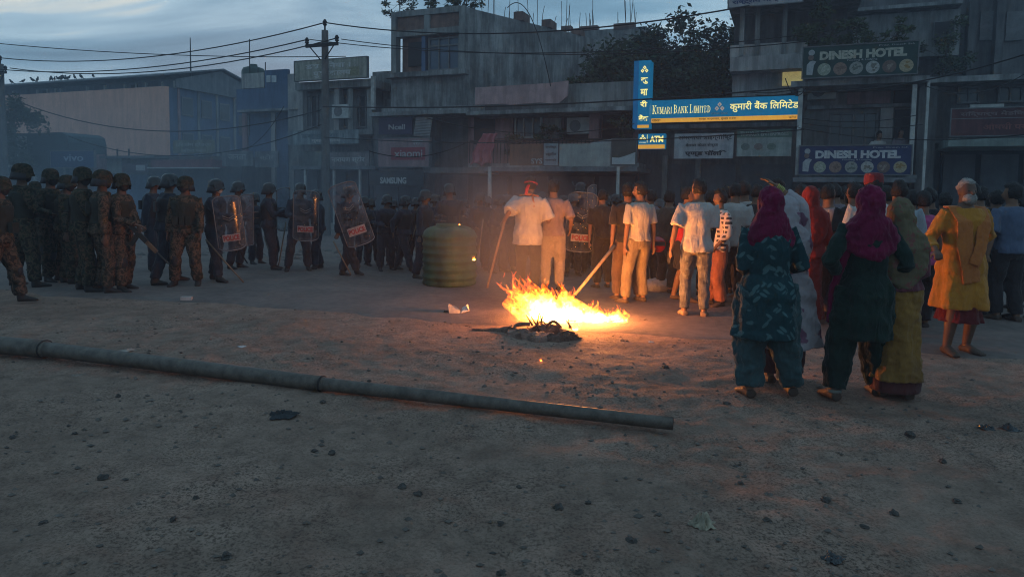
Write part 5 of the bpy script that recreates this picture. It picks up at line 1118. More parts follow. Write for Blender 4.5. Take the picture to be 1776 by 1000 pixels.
# --- civilians
CIV = 'onlookers and protesters round the fire'
WHITE = cloth('white', (.42, .40, .38), (.34, .32, .31), fine=.1); OFFW = cloth('pale_khaki_tee', (.38, .35, .31), (.31, .29, .26), fine=.1); GREYT = cloth('rose_grey', (.27, .20, .20), (.20, .15, .15))
JEANK = cloth('khaki_denim', (.24, .185, .12), (.17, .13, .085)); JEAND = cloth('washed_denim', (.17, .165, .16), (.07, .07, .075), ns=9); DARKT = cloth('dark', (.035, .033, .035), (.022, .02, .022)); BEIGE = cloth('beige', (.32, .26, .22), (.24, .20, .17)); BROWN = cloth('brown', (.12, .075, .055), (.08, .05, .04)); REDC = cloth('red', (.42, .03, .035), (.30, .022, .028)); PLAID = None
def pattern_mat(name, base, spots, scale=14, thr=.56, kind='leaf'):
    m = bpy.data.materials.new(name); m.use_nodes = True; nt = m.node_tree; N = nt.nodes.new; L = nt.links.new; p = nt.nodes['Principled BSDF']; tc = N('ShaderNodeTexCoord')
    if kind == 'leaf':
        mp = N('ShaderNodeMapping'); mp.vector_type = 'TEXTURE'; mp.inputs['Rotation'].default_value = (.3, .75, .2); mp.inputs['Scale'].default_value = (1.1, 1.1, .42); L(tc.outputs['Object'], mp.inputs[0])
        v = N('ShaderNodeTexVoronoi'); v.inputs['Scale'].default_value = scale; L(mp.outputs[0], v.inputs['Vector'])
        mq = N('ShaderNodeMapping'); mq.vector_type = 'TEXTURE'; mq.inputs['Rotation'].default_value = (.2, -.8, .5); mq.inputs['Location'].default_value = (.4, .3, .7); mq.inputs['Scale'].default_value = (1.1, 1.1, .38); L(tc.outputs['Object'], mq.inputs[0])
        v3 = N('ShaderNodeTexVoronoi'); v3.inputs['Scale'].default_value = scale; L(mq.outputs[0], v3.inputs['Vector']); mi = N('ShaderNodeMath'); mi.operation = 'MINIMUM'; L(v.outputs['Distance'], mi.inputs[0]); L(v3.outputs['Distance'], mi.inputs[1]); src = mi.outputs[0]; a, b = thr, thr+.06; ca, cb = spots, base
    else:
        v = N('ShaderNodeTexVoronoi'); v.inputs['Scale'].default_value = scale; n = N('ShaderNodeTexNoise'); n.inputs['Scale'].default_value = scale*2; L(tc.outputs['Object'], n.inputs['Vector'])
        mm = N('ShaderNodeMix'); mm.data_type = 'RGBA'; mm.inputs[0].default_value = .12; L(tc.outputs['Object'], mm.inputs[6]); L(n.outputs['Color'], mm.inputs[7]); L(mm.outputs[2], v.inputs['Vector']); src = v.outputs['Distance']; a, b = thr, thr+.05; ca, cb = spots, base
    r = N('ShaderNodeValToRGB'); L(src, r.inputs[0]); r.color_ramp.elements[0].position = a; r.color_ramp.elements[0].color = (*ca, 1); r.color_ramp.elements[1].position = b; r.color_ramp.elements[1].color = (*cb, 1)
    sh = N('ShaderNodeTexNoise'); sh.inputs['Scale'].default_value = 5; L(tc.outputs['Object'], sh.inputs['Vector']); mu = N('ShaderNodeMix'); mu.data_type = 'RGBA'; mu.blend_type = 'MULTIPLY'; mu.inputs[0].default_value = .35; L(r.outputs[0], mu.inputs[6]); L(sh.outputs['Fac'], mu.inputs[7])
    L(mu.outputs[2], p.inputs['Base Color']); p.inputs['Roughness'].default_value = .9; p.inputs['Specular IOR Level'].default_value = .1
    mp2 = N('ShaderNodeMapping'); mp2.inputs['Scale'].default_value = (1, 1, .25); L(tc.outputs['Object'], mp2.inputs[0]); bn = N('ShaderNodeTexNoise'); bn.inputs['Scale'].default_value = 14; bn.inputs['Detail'].default_value = 4; L(mp2.outputs[0], bn.inputs['Vector'])
    bp = N('ShaderNodeBump'); bp.inputs['Strength'].default_value = .8; bp.inputs['Distance'].default_value = .035; L(bn.outputs['Fac'], bp.inputs['Height']); L(bp.outputs[0], p.inputs['Normal']); return m
def plaid_mat():
    m = bpy.data.materials.new('plaid_cloth'); m.use_nodes = True; nt = m.node_tree; N = nt.nodes.new; L = nt.links.new; p = nt.nodes['Principled BSDF']; tc = N('ShaderNodeTexCoord'); fac = []
    for d in ('Z', 'X'):
        wv = N('ShaderNodeTexWave'); wv.bands_direction = d; wv.inputs['Scale'].default_value = 5.2; wv.inputs['Distortion'].default_value = .3; L(tc.outputs['Object'], wv.inputs['Vector']); r = N('ShaderNodeValToRGB'); L(wv.outputs['Fac'], r.inputs[0]); r.color_ramp.elements[0].position = .55; r.color_ramp.elements[1].position = .62; fac.append(r.outputs[0])
    ad = N('ShaderNodeMix'); ad.data_type = 'RGBA'; ad.blend_type = 'LIGHTEN'; ad.inputs[0].default_value = 1; L(fac[0], ad.inputs[6]); L(fac[1], ad.inputs[7]); mx = N('ShaderNodeMix'); mx.data_type = 'RGBA'; L(ad.outputs[2], mx.inputs[0]); mx.inputs[6].default_value = (.05, .04, .045, 1); mx.inputs[7].default_value = (.5, .42, .38, 1); L(mx.outputs[2], p.inputs['Base Color']); p.inputs['Roughness'].default_value = .9; return m
TEAL = pattern_mat('teal_leaf_print', (.012, .050, .060), (.065, .135, .145), 9.5, .26); TEALP = cloth('teal', (.040, .085, .092), (.025, .058, .064)); MAG = cloth('magenta', (.17, .010, .050), (.10, .006, .03), bump=.9); PALEF = pattern_mat('pale_floral_print', (.38, .34, .36), (.20, .10, .15), 6, .28, 'f')
OCHRE = cloth('ochre', (.27, .14, .035), (.18, .09, .028)); SHAWL = pattern_mat('shawl_print', (.15, .12, .075), (.20, .08, .07), 16, .3, 'f'); DKGREEN = cloth('dark_green', (.012, .032, .026), (.008, .02, .018)); YELLOW = cloth('marigold', (.42, .18, .025), (.34, .14, .02), fine=.1); ORANGE = cloth('saffron', (.46, .15, .035), (.36, .11, .03)); MAROON = cloth('maroon', (.11, .012, .014), (.075, .01, .011)); PINKC = cloth('hot_pink', (.48, .08, .22)); BLUET = cloth('slate_blue', (.10, .135, .21), (.075, .10, .16))
MAUVE = cloth('mauve', (.20, .16, .18), (.15, .12, .14)); SARED = cloth('deep_red', (.22, .022, .02), (.14, .015, .014)); PLAID = plaid_mat()
# man with headband and stick, back to the camera
p = Person(914, 508, 305, 'man in oversized white tee with red headband holding a stick by the fire', 168, group=CIV, hands={'p': ('p', 872, 386, .02), 'n': ('l', -.14, -.16, .60)}, grip={'p': (-.25, 0, 1)}, hpole={'p': (.5, .5, -1)}, side=-2, nod=8, H=1.74)
p.tee(WHITE, .42, .98, .030, loose=1.5, flare=.03, disp=.03); p.trousers(DARKT, .016); p.shoes(); p.hair(puff=1.16)
mb = MB(); c = p.hc + p.Rh @ Vector((0, 0, .02*p.H)); n = 22
mb.tube([tuple(c + p.Rh @ Vector((math.cos(q)*.0570*p.H, math.sin(q)*.0700*p.H, .006*math.sin(q)))) for q in [2*math.pi*i/n for i in range(n+1)]], [(.013, .005)]*(n+1), ref=(0, 0, 1), n=6); hb = p.part('headband', mb, REDC); mb = MB(); mb.tube([c + Vector((0, .066*p.H, 0)), c + Vector((.03, .085*p.H, -.08)), c+Vector((.05, .08*p.H, -.17))], [(.02, .006), (.026, .006), (.02, .006)], n=8); mb.build('headband_tail', REDC, hb, smooth=True)
p.wrap([(-.06, -.06, .815), (-.075, .03, .84), (0, .055, .855), (.075, .03, .84), (.06, -.06, .815)], cloth('orange_scarf', (.45, .16, .07)), (.03, .022)); p.wrap([(-.03, .06, .85), (-.05, .085, .80), (-.055, .09, .74)], cloth('orange_scarf', (.45, .16, .07)), (.022, .012))
stick(atY(880, 366, p.P.y-.0), atY(845, 499, p.P.y-.15), 'long brown stick planted by the man in headband', .018, mat('red_brown_wood', (.30, .18, .12), (.2, .12, .08), ns=9))
p = Person(957, 505, 320, 'man in rose grey tee and pale trousers beside the headband man', 170, group=CIV, hands={'p': ('l', .17, -.12, .60), 'n': ('l', -.15, -.06, .55)}, turn=20, H=1.70); p.tee(GREYT, .50, .9, .018, flare=.01); p.trousers(BEIGE, .018); p.shoes(); p.hair(puff=1.14)
mm = MB(); q = p.sp(.70); mm.xprism([(q.x+math.cos(a)*.07*(1+.3*math.sin(3*a)), q.z+math.sin(a)*.08) for a in [2*math.pi*i/14 for i in range(14)]], .128, .134); 
p = Person(1085, 521, 319, 'man in dark tee holding a pale wooden stick low toward the fire', 190, group=CIV, hands={'p': ('p', 1060, 432, -.12), 'n': ('l', -.12, -.1, .58)}, grip={'p': (-.6, 0, -.7)}, feet={'p': (.08, .0), 'n': (-.09, .06)}); p.tee(DARKT, .50, .9, .020); p.trousers(BROWN, .016); p.shoes(SANDAL); p.hair(puff=1.2)
stick(atY(1066, 426, p.P.y-.14), atY(997, 511, p.P.y-.45), 'pale wooden stick pointing down at the flames', .023)
p = Person(1105, 526, 316, 'man in pale tee and khaki jeans looking left', 205, group=CIV, turn=52, hands={'p': ('l', .145, .01, .47), 'n': ('l', -.15, 0, .48)}, feet={'p': (.12, .0), 'n': (-.08, -.03)}, twist=6); p.tee(OFFW, .515, .85, .012, flare=.004); p.trousers(JEANK, .012, cuff=.01); p.shoes(SANDAL); p.hair(puff=1.15); p.eyes()
p = Person(1176, 522, 333, 'person in red tee and black shorts leaning behind the khaki man', 60, group=CIV, lean=10, hands={'p': ('l', .05, -.22, .62), 'n': ('l', -.05, -.25, .72)}, feet={'p': (.05, .06), 'n': (-.05, -.1)}, H=1.62); p.tee(REDC, .50, .85, .016); p.trousers(DARKT, .02, length=.55); p.shoes(SANDAL, name='sandal'); p.hair(puff=1.15)
p = Person(1205, 549, 311, 'tall man in white tee and washed jeans holding a phone down low', 172, group=CIV, turn=38, hands={'p': ('p', 1164, 432, -.02), 'n': ('p', 1229, 448, 0)}, feet={'p': (.075, -.01), 'n': (-.06, .02)}); p.tee(WHITE, .475, .88, .020, flare=.012, loose=1.2); p.trousers(JEAND, .008, cuff=.004); p.shoes(mat('shoe_tan', (.3, .2, .14), ns=6)); p.hair(puff=1.12); p.eyes()
mb = MB()
a, b, c = p.hands['n']; mb.tube([a.lerp(b, .8), b, b.lerp(c, .98)], [.026*p.H+.006, .022*p.H+.005, .016*p.H+.004], n=10); p.part('arm_sleeve', mb, DARKT, label='black sleeve worn on one forearm')
q = p.hand_world('p', .06); o = thing('mobile_phone', 'dark phone hanging in the tall man\'s lowered hand', 'phone', q, rad(20)); MB().box(-.006, .006, -.037, .037, -.075, .075).build('phone_body', mat('phone_black', (.02, .02, .022), r=.2, fine=0), o); MB().box(-.0075, -.0062, -.033, .033, -.070, .070).build('phone_screen', mat('phone_glass', (.03, .03, .035), r=.08, fine=0), o)
p = Person(1242, 531, 331, 'youth in checked shirt and rust trousers facing left', -75, group=CIV, hands={'p': ('l', .12, -.1, .52)}, H=1.58); p.tee(PLAID, .47, 1.6, .020); p.trousers(cloth('rust', (.30, .11, .07)), .024, cuff=.02); p.shoes(SANDAL); p.hair(puff=1.2)
p = Person(1266, 528, 330, 'man in white shirt leaning behind the checked shirt', 150, group=CIV, lean=8, hands={'p': ('l', .1, -.02, .47)}, H=1.68); p.tee(WHITE, .48, .9, .018); p.trousers(DARKT, .014); p.shoes(); p.hair()
# woman in teal leaf print
p = Person(1322, 692, 327, 'woman in teal leaf print tunic and magenta headscarf', 178, female=True, group=CIV, scale_w=1.0, feet={'p': ('g', 1299, 690), 'n': ('g', 1374, 689)}, hands={'p': ('l', .07, -.13, .60), 'n': ('l', -.10, -.14, .58)}, hpole={'n': (-.75, .5, -.9), 'p': (.25, .6, -1)}, extra=1.0)
p.trousers(TEALP, .020, cuff=.024, bag=.040, top=.53, disp=.05, name='salwar'); p.tee(TEAL, .30, 1.35, .026, 'tunic', flare=.034, loose=1.1, disp=.035); p.scarf(MAG, z1=.72, wide=.86, disp=.045); p.shoes(SANDAL, name='sandal')
mb = MB(); h = p.H; mb.tube([(.02*h, .115*h, .46*h), (-.02*h, .135*h, .40*h), (-.075*h, .13*h, .33*h)], [(.004, .004)]*3, n=5)
# woman in pale floral with raised arm
p = Person(1352, 668, 322, 'woman in pale floral dress raising a bangled arm over her head', 176, female=True, group=CIV, H=1.50, scale_w=1.1, feet={'p': ('g', 1335, 664), 'n': ('g', 1378, 664)}, hands={'n': ('p', 1344, 322, .05), 'p': ('l', .1, -.14, .6)}, hpole={'n': (-1, .0, .3)}, nod=4)
p.trousers(cloth('dark_rose', (.10, .055, .06)), .02, bag=.02, name='salwar'); p.tee(PALEF, .22, 1.55, .030, 'dress', flare=.05, loose=1.3, disp=.04); p.scarf(PALEF, z1=.70, disp=.03); p.shoes(SANDAL, name='sandal')
a, b, c = p.hands['n']
for i in range(5):
    q = b.lerp(c, .70+.055*i); d = (c-b).normalized(); x = d.orthogonal().normalized(); y = d.cross(x); n = 12
    MB().tube([tuple(q + x*math.cos(t)*.030 + y*math.sin(t)*.030) for t in [2*math.pi*j/n for j in range(n+1)]], .0045, ref=tuple(d), n=5).build('bangle', mat('bangle_lime', (.40, .42, .10), r=.4, ns=6), p.o, smooth=True)
# red sari woman, mauve figure
p = Person(1396, 562, 324, 'woman in deep red sari and red head cloth behind the floral dress', 160, female=True, group=CIV, H=1.62); p.skirt(SARED, .05, .13, .12); p.tee(SARED, .50, 1.3, .022, 'blouse'); p.scarf(SARED, z1=.55, wide=1.05); p.shoes(SANDAL, name='sandal')
p = Person(1424, 548, 334, 'figure in dull mauve shawl between red sari and brown trousers', 175, female=True, group=CIV, H=1.52); p.skirt(MAUVE, .06, .13, .12); p.tee(MAUVE, .5, 1.5, .03); p.scarf(MAUVE, z1=.55)
# striding man with striped sleeve
p = Person(1432, 553, 335, 'man in brown trousers striding with striped sleeve and towel', 118, group=CIV, lean=-6, feet={'p': (.0, .17), 'n': (-.02, -.20)}, hands={'p': ('p', 1412, 430, -.3), 'n': ('l', -.1, -.22, .66)}, H=1.66)
p.trousers(BROWN, .036, bag=.012, cuff=.01); p.tee(cloth('grey_stripe', (.28, .27, .30)), .50, .9, .020); p.shoes(SANDAL, name='sandal'); p.hair(); a, b, c = p.hands['p']
for i in range(3): q = a.lerp(b, .45+.18*i); MB().tube([q, q+(b-a).normalized()*.03], [.046, .046], n=12).build('sleeve_stripe', DARKT, p.o, smooth=True)
p = Person(1466, 545, 335, 'man with beige cloth over his shoulder near the magenta scarf', 200, group=CIV, H=1.60); p.tee(BEIGE, .48, .9, .024); p.trousers(BEIGE, .016); p.shoes(SANDAL, name='sandal'); p.hair(puff=1.2)
p = Person(1502, 588, 304, 'tall man in white shirt and red cap behind the magenta scarf', 170, group=CIV, H=1.74); p.tee(WHITE, .5, .9, .02); p.trousers(DARKT, .014); p.shoes(); p.hair()
mb = MB(); mb.lathe([(.092, -.02), (.10, .01), (.098, .07), (.085, .10), (.03, .112)], n=18, sx=.95, sy=1.1); mb.v = [tuple(p.hc + p.Rh @ (Vector(v)+Vector((0, .005, .05)))) for v in mb.v]; p.part('cap', mb, cloth('dark_red', (.20, .03, .035)))
p = Person(1546, 578, 318, 'man in pale blue shirt with hand raised, behind the patterned shawl', 165, group=CIV, H=1.70, hands={'p': ('p', 1546, 368, -.25)}); p.tee(cloth('pale_blue', (.32, .38, .42), (.26, .31, .35)), .5, .9, .02); p.trousers(DARKT, .014); p.shoes(); p.hair()
p = Person(1590, 570, 338, 'person in dark top with hot pink hem behind the shawl', 175, female=True, group=CIV, H=1.58); p.tee(PINKC, .47, .5, .02); p.trousers(DARKT, .02); p.hair(); p.shoes(SANDAL, name='sandal')
# woman in dark green with magenta veil
p = Person(1490, 690, 324, 'woman in dark green outfit with long magenta veil, hands on hips', 176, female=True, group=CIV, scale_w=.97, feet={'p': ('g', 1446, 690), 'n': ('g', 1518, 683)}, hands={'p': ('l', .095, -.03, .57), 'n': ('l', -.10, -.06, .57)}, hpole={'p': (1, .75, -.5), 'n': (-.5, .6, -.8)})
p.trousers(DKGREEN, .022, cuff=.012, bag=.028, name='salwar', disp=.04); p.tee(DKGREEN, .30, 1.75, .024, 'tunic', flare=.028, disp=.035); p.scarf(MAG, z1=.66, wide=1.0, disp=.045); p.shoes(SANDAL, name='sandal')
p.wrap([(.10, .05, .74, 1.1), (.125, .02, .62), (.14, -.02, .5, .8), (.145, -.02, .36, .7)], MAG, (.035, .020), 'veil_end')
for k in 'pn':
    a, b, c = p.feet[k]; q = b.lerp(c, .955); MB().tube([q, q+Vector((0, 0, -.022))], [.052, .05], n=14).build('cuff_band', mat('pale_cuff', (.22, .22, .20), ns=9), p.o, smooth=True)
# woman in ochre sari and shawl
p = Person(1551, 688, 347, 'woman in ochre sari with patterned shawl over her head', 168, female=True, group=CIV, scale_w=.92, side=3, feet={'p': (.06, .0), 'n': (-.06, .02)}, hpole={'p': (.1, .6, -1), 'n': (-.1, .6, -1)}, hands={'p': ('l', .07, -.13, .60), 'n': ('l', -.07, -.13, .62)})
p.skirt(OCHRE, .10, .125, .115, 'sari'); mb = MB(); mb.tube([(0, 0, .035*p.H), (0, 0, .13*p.H)], [(.122*p.H, .10*p.H), (.120*p.H, .10*p.H)], n=18); p.part('petticoat', mb, cloth('dull_maroon', (.10, .035, .035)), .016, 2, .02); p.tee(cloth('plum_pattern', (.17, .05, .06), (.09, .03, .04), ns=20), .55, 1.3, .02, 'blouse'); p.scarf(SHAWL, z1=.56, wide=.98, disp=.04); p.shoes(SANDAL, name='sandal')
p.wrap([(.08, .06, .70, 1.2), (.09, .07, .58, 1.1), (.10, .05, .46, 1), (.115, .02, .38, .8)], SHAWL, (.05, .022), 'shawl_end')
# old man in marigold kurta
p = Person(1659, 611, 310, 'grey bearded old man in marigold kurta and saffron stole', 4, group=CIV, skin=SKIN2, feet={'p': (.065, .015), 'n': (-.075, -.015)}, hands={'n': ('p', 1624, 436, -.2), 'p': ('l', .12, .10, .56)}, hpole={'n': (-.4, .3, -1), 'p': (.5, .5, -.9)}, grip={'n': (1, 0, .2)}, turn=-4, scale_w=1.10)
p.skirt(MAROON, .19, .115, .120, 'dhoti', disp=.02, top=.42); p.tee(YELLOW, .265, 1.7, .026, 'kurta', flare=.050, loose=1.1, disp=.03); p.shoes(SANDAL, name='sandal'); p.hair(HAIRW, puff=1.03, low=.15); p.eyes()
mb = MB(); mb.ell(p.hc + p.Rh @ (Vector((0, -.026, -.040))*p.H), (.037*p.H, .034*p.H, .036*p.H), p.Rh, 12, 8, lambda v: v*(1+.12*noise.noise(v*5))); mb.ell(p.hc + p.Rh @ (Vector((0, -.052, -.026))*p.H), (.020*p.H, .007*p.H, .006*p.H), p.Rh, 8, 5); p.part('beard', mb, HAIRW)
p.wrap([(-.055, .045, .84), (-.075, -.02, .84), (-.060, -.085, .76, 1.1), (-.065, -.10, .62, 1.1), (-.03, -.105, .50, 1.2), (-.015, -.105, .42, 1.2)], ORANGE, (.078, .014), 'stole'); p.wrap([(.055, .045, .84), (.07, -.02, .84), (.055, -.085, .76, 1.0), (.02, -.11, .62, .9), (-.02, -.12, .52, .9)], ORANGE, (.070, .014), 'stole')
p = Person(1672, 552, 328, 'dark haired man hidden behind the old man in marigold', 175, group=CIV, H=1.70); p.tee(DARKT, .5, .9, .02); p.trousers(DARKT, .014); p.shoes(); p.hair(puff=1.2)
p = Person(1742, 558, 323, 'man in slate blue tee and black trousers looking left', 185, group=CIV, turn=45, hands={'p': ('p', 1706, 470, -.05)}, feet={'p': (.03, -.04), 'n': (-.06, .04)}, H=1.70); p.tee(BLUET, .50, .9, .020, flare=.01); p.trousers(DARKT, .016); p.shoes(SANDAL); p.hair(puff=1.15)
p = Person(1716, 548, 344, 'person in white shirt and light jeans behind the slate blue tee', 175, group=CIV, H=1.62); p.tee(WHITE, .5, .9, .012); p.trousers(cloth('light_jeans', (.22, .26, .30)), .012); p.shoes(); p.hair()
p = Person(1780, 556, 338, 'man in pale shirt and dark trousers cut by the right frame edge', 180, group=CIV, feet={'p': (.1, 0), 'n': (-.06, 0)}, H=1.66); p.tee(cloth('pale_grey_blue', (.34, .36, .4)), .52, .9, .02); p.trousers(DARKT, .018); p.shoes(); p.hair()
p = Person(1340, 545, 318, 'man in dark top with red lit face behind the magenta headscarf', -60, group=CIV, H=1.72, hands={'n': ('l', -.1, -.2, .62)}); p.tee(DARKT, .5, .9, .02); p.trousers(BROWN, .016); p.shoes(); p.hair()
for i, (x, y, t, l, c, f) in enumerate(((1290, 520, 340, 'onlooker in white vest behind the teal tunic', WHITE, 180), (1380, 530, 345, 'onlooker deep behind the red sari', DARKT, 170), (1445, 528, 342, 'onlooker in dim grey deep in the crowd', MAUVE, 150), (1475, 560, 330, 'bushy haired onlooker left of the magenta veil', DARKT, 190), (1530, 545, 328, 'onlooker with dark hair behind the pale blue shirt', DARKT, 180), (1610, 540, 335, 'onlooker between shawl and marigold kurta', DARKT, 175), (1690, 535, 345, 'onlooker far behind the marigold kurta', MAUVE, 180))):
    p = Person(x, y, t, l, f, group=CIV, H=rnd.uniform(1.58, 1.72), side=rnd.uniform(-4, 4), twist=rnd.uniform(-15, 15), turn=rnd.uniform(-40, 40), lean=rnd.uniform(0, 8)); p.tee(c, .5, .9, .02); p.trousers(DARKT, .016); p.shoes(); p.hair(puff=1.15+rnd.uniform(-.04, .08))
ADJ = ('dark capped', 'short haired', 'tall shadowed', 'thin', 'stooping', 'broad', 'half hidden', 'dim grey shirted', 'brown shirted', 'rust shirted', 'black shirted', 'bent', 'small', 'bare headed')
for i, (x, y, wh) in enumerate(((1045, 500, 'left of the dark tee man'), (1128, 500, 'between khaki man and red shirt'), (1152, 508, 'just left of the red shirt'), (1222, 515, 'between phone man and checked shirt'), (1256, 510, 'right behind the checked shirt'), (1302, 528, 'behind the teal tunic shoulder'), (1412, 520, 'behind the red sari at its right'), (1456, 520, 'above the striding man'), (1484, 530, 'left of the red cap'), (1522, 530, 'right of the red cap'), (1572, 540, 'behind the patterned shawl'), (1624, 535, 'left of the marigold kurta far behind'), (1700, 530, 'left of the slate blue tee far behind'), (1764, 535, 'at the right edge far behind'))):
    p = Person(x, y, 330, ADJ[i] + ' onlooker ' + wh, 180 + rnd.uniform(-60, 60), group=CIV, H=rnd.uniform(1.55, 1.70), side=rnd.uniform(-4, 4), twist=rnd.uniform(-15, 15), turn=rnd.uniform(-40, 40), lean=rnd.uniform(0, 12), scale_w=rnd.uniform(.92, 1.12), vox=.022)
    p.tee((DARKT, MAUVE, BROWN, DARKT, cloth('rust', (.30, .11, .07)))[i % 5], .5, .9, .02); p.trousers(DARKT, .016); p.shoes(); p.hair(puff=rnd.uniform(1.08, 1.22))
# people on the balconies
for x, y, d, l, c, zz in ((1520, 240, .5, 'person leaning on the hotel balcony behind the lower sign', WHITE, 0), (1562, 236, .6, 'person in grey standing on the hotel balcony by the corner post', MAUVE, 0), (1636, 62, 6.6, 'person in white shirt at the upper window', WHITE, 0), (1648, 62, 7.0, 'dim person behind the one at the upper window', DARKT, 0)):
    u, z = fuz(x, y, d); base = fworld(u, d, 0); hh = 1.62; p = Person(x, 0, 0, l, 10, group='people at upper floors', H=hh, base=base, z=fuz(x, y-12, d)[1]-hh, vox=.026, lean=12 if x == 1520 else 0, hands={'p': ('l', .12, -.16, .62), 'n': ('l', -.12, -.16, .62)}); p.tee(c, .5, .9, .02); p.trousers(DARKT, .016); p.shoes(); p.hair()
# ================================================================ things on the ground
# fallen pole
A = G(-60, 611); Bq = G(78, 622); Cq = G(558, 681); Dq = G(1167, 750)
def onz(p, r): q = p.copy(); q.z = r + .018; return q
o = thing('fallen_pole', 'long stepped steel pole lying across the dirt with an open end', 'pole', (Cq.x, Cq.y, 0))
PO = o
PM = mat('pole_steel', (.16, .128, .105), (.08, .064, .052), r=.55, ns=14, bump=.05, bs=80, metal=.1, spec=.35, fine=.5)
far = G(-330, 588)
P3 = [onz(far, .080), onz(Bq, .070), onz(Cq, .052), onz(Dq, .042)]
O3 = Vector((Cq.x, Cq.y, 0))
def seg(a, b, r0, r1, nm='segment', hollow=False):
    n = 14; pts = [a.lerp(b, i/n) - O3 for i in range(n+1)]; m = MB(); m.tube(pts, [r0+(r1-r0)*i/n for i in range(n+1)], ref=(0, 0, 1), n=24, cap=not hollow)
    if hollow: m.tube([pts[0], pts[-1]], [r0*.93, r1*.93], ref=(0, 0, 1), n=24, cap=False); k = len(m.v); nn = 24; e0 = n*nn; i0 = (n+1)*nn+nn; m.f += [(e0+j, e0+(j+1) % nn, i0+(j+1) % nn, i0+j) for j in range(nn)]
    return m.build(nm, PM, o, smooth=True)
seg(P3[0], P3[1], .082, .078); seg(P3[1], P3[2], .064, .057); seg(P3[2], P3[3], .049, .041, hollow=True)
seg(P3[1]+(P3[0]-P3[1]).normalized()*.012, P3[1]+(P3[1]-P3[0]).normalized()*.03, .081, .067, 'joint_collar'); seg(P3[2]+(P3[1]-P3[2]).normalized()*.012, P3[2]+(P3[2]-P3[1]).normalized()*.03, .060, .052, 'joint_collar')
# green tank
p = G(779, 494); p.z = gz(p.x, p.y); sc_ = 1.0
prof = [(.02, 0), (.39, 0), (.425, .02)]
z = .03
for i in range(6): prof += [(.44, z+.01), (.425, z+.045), (.425, z+.085), (.445, z+.11), (.445, z+.128)]; z += .128
prof += [(.43, z+.03), (.405, z+.075), (.35, z+.115), (.27, z+.14), (.22, z+.15), (.215, z+.175), (.19, z+.175), (.185, z+.15), (.02, z+.12)]
TG = mat('tank_green', (.045, .115, .052), (.035, .055, .03), r=.55, ns=2.2, bump=.2, streak=.5)
for Q, r_ in ((P3[1], .0805), (P3[2], .0605)):
    dn = (P3[2]-P3[1]).normalized(); MB().tube([Q - O3 - dn*.004, Q - O3 + dn*.012], r_, ref=(0, 0, 1), n=24).build('joint_ring', mat('ring_dark', (.03, .026, .024), ns=20), PO, smooth=False)  # dark ring marking the step at each joint
o = thing('water_tank', 'big ribbed green plastic tank scorched brown, standing on the road', 'tank', p); m = MB(); m.lathe(prof, n=40)
m.v = [(x*(1+.02*math.sin(3*math.atan2(y, x)+z*3)) + .03*z*(x < 0)*0, y, z + (.02*math.sin(4*math.atan2(y, x)) if z > .85 else 0)) for x, y, z in m.v]; m.build('shell', TG, o, smooth=True)
m = MB(); m.lathe([(.20, 0), (.215, .01), (.215, .05), (.20, .055), (.198, .0)], n=24, cz=z+.145); m.build('rim', TG, o, smooth=True)
# sacks behind the fire
for px, py, sx, cc, l in ((1140, 506, .26, (.42, .40, .38), 'slumped white sack behind the khaki man'), (1143, 492, .25, (.20, .17, .15), 'brown sack leaning on the white one')):
    q = G(px, py); m = MB(); m.ell((0, 0, .10), (sx, .16, .12), None, 20, 12, lambda v: v*(1+.16*noise.noise(v*2.2+Vector((px, 0, 0))))); o = m.build('sack', cloth('sack%d' % py, cc, tuple(x*.7 for x in cc)), smooth=True); o.location = (q.x, q.y, 0.0 if py > 500 else .05); tag(o, l, 'sack')
# rubble heaps near the shops: one stuff
rb = MB()
for i in range(420):
    px = rnd.uniform(420, 740) if i % 3 else rnd.uniform(0, 420); y = rnd.uniform(14.2, 16.8); x = (px-888)/FPX*y; r = .02+.07*rnd.random()**3; b = len(rb.v)
    for vx, vy, vz in stone_verts(r): rb.v.append((x+vx*1.4, y+vy, r*.3+vz*.6))
    rb.f += [(b+i_, b+j, b+l) for i_, j, l in OCT]
rb.build('rubble', mat('rubble_mix', (.26, .24, .22), (.08, .075, .07), ns=.9, fine=.5), kind='stuff')
def crumple(name, label, cat, px, py, size, m, fl=.35, seed=1, tilt=0, sheets=1, group=None):
    """crushed sheet: a folded grid of faces with sharp creases"""
    rr = random.Random(seed); p = G(px, py); n = 15; mb = MB()
    for s_ in range(sheets):
        b = len(mb.v); ox, oy = (rr.uniform(-.3, .3)*size, rr.uniform(-.3, .3)*size*.5) if s_ else (0, 0); an = rr.uniform(0, 3)
        for j in range(n):
            for i in range(n):
                u, v = i/(n-1)*2-1, j/(n-1)*2-1; k = 1-.25*noise.noise(Vector((u*2+seed, v*2, s_))); x = u*size*.5*k; y = v*size*.42*k
                h = abs(noise.noise(Vector((u*1.5+seed*3.1, v*1.5, s_*5.0))))*1.7 + abs(noise.noise(Vector((u*3.2+seed, v*3.2, 3))))*.45
                edge = max(0, 1-max(abs(u), abs(v))**3); mb.v.append((ox+x*math.cos(an)-y*math.sin(an), oy+x*math.sin(an)+y*math.cos(an), .004+h*size*fl*(.25+.75*edge)))
        for j in range(n-1):
            for i in range(n-1): k = b+j*n+i; mb.f.append((k, k+1, k+n+1, k+n))
    o = mb.build(name, m); so_ = o.modifiers.new('s', 'SOLIDIFY'); so_.thickness = .003; o.location = (p.x, p.y, gz(p.x, p.y)); tag(o, label, cat, group); return o
CH = mat('charred', (.15, .10, .08), (.035, .027, .023), ns=12, bump=.8, r=.9); CHB = mat('scorched_cloth', (.30, .19, .15), (.08, .055, .045), ns=7, bump=.8)
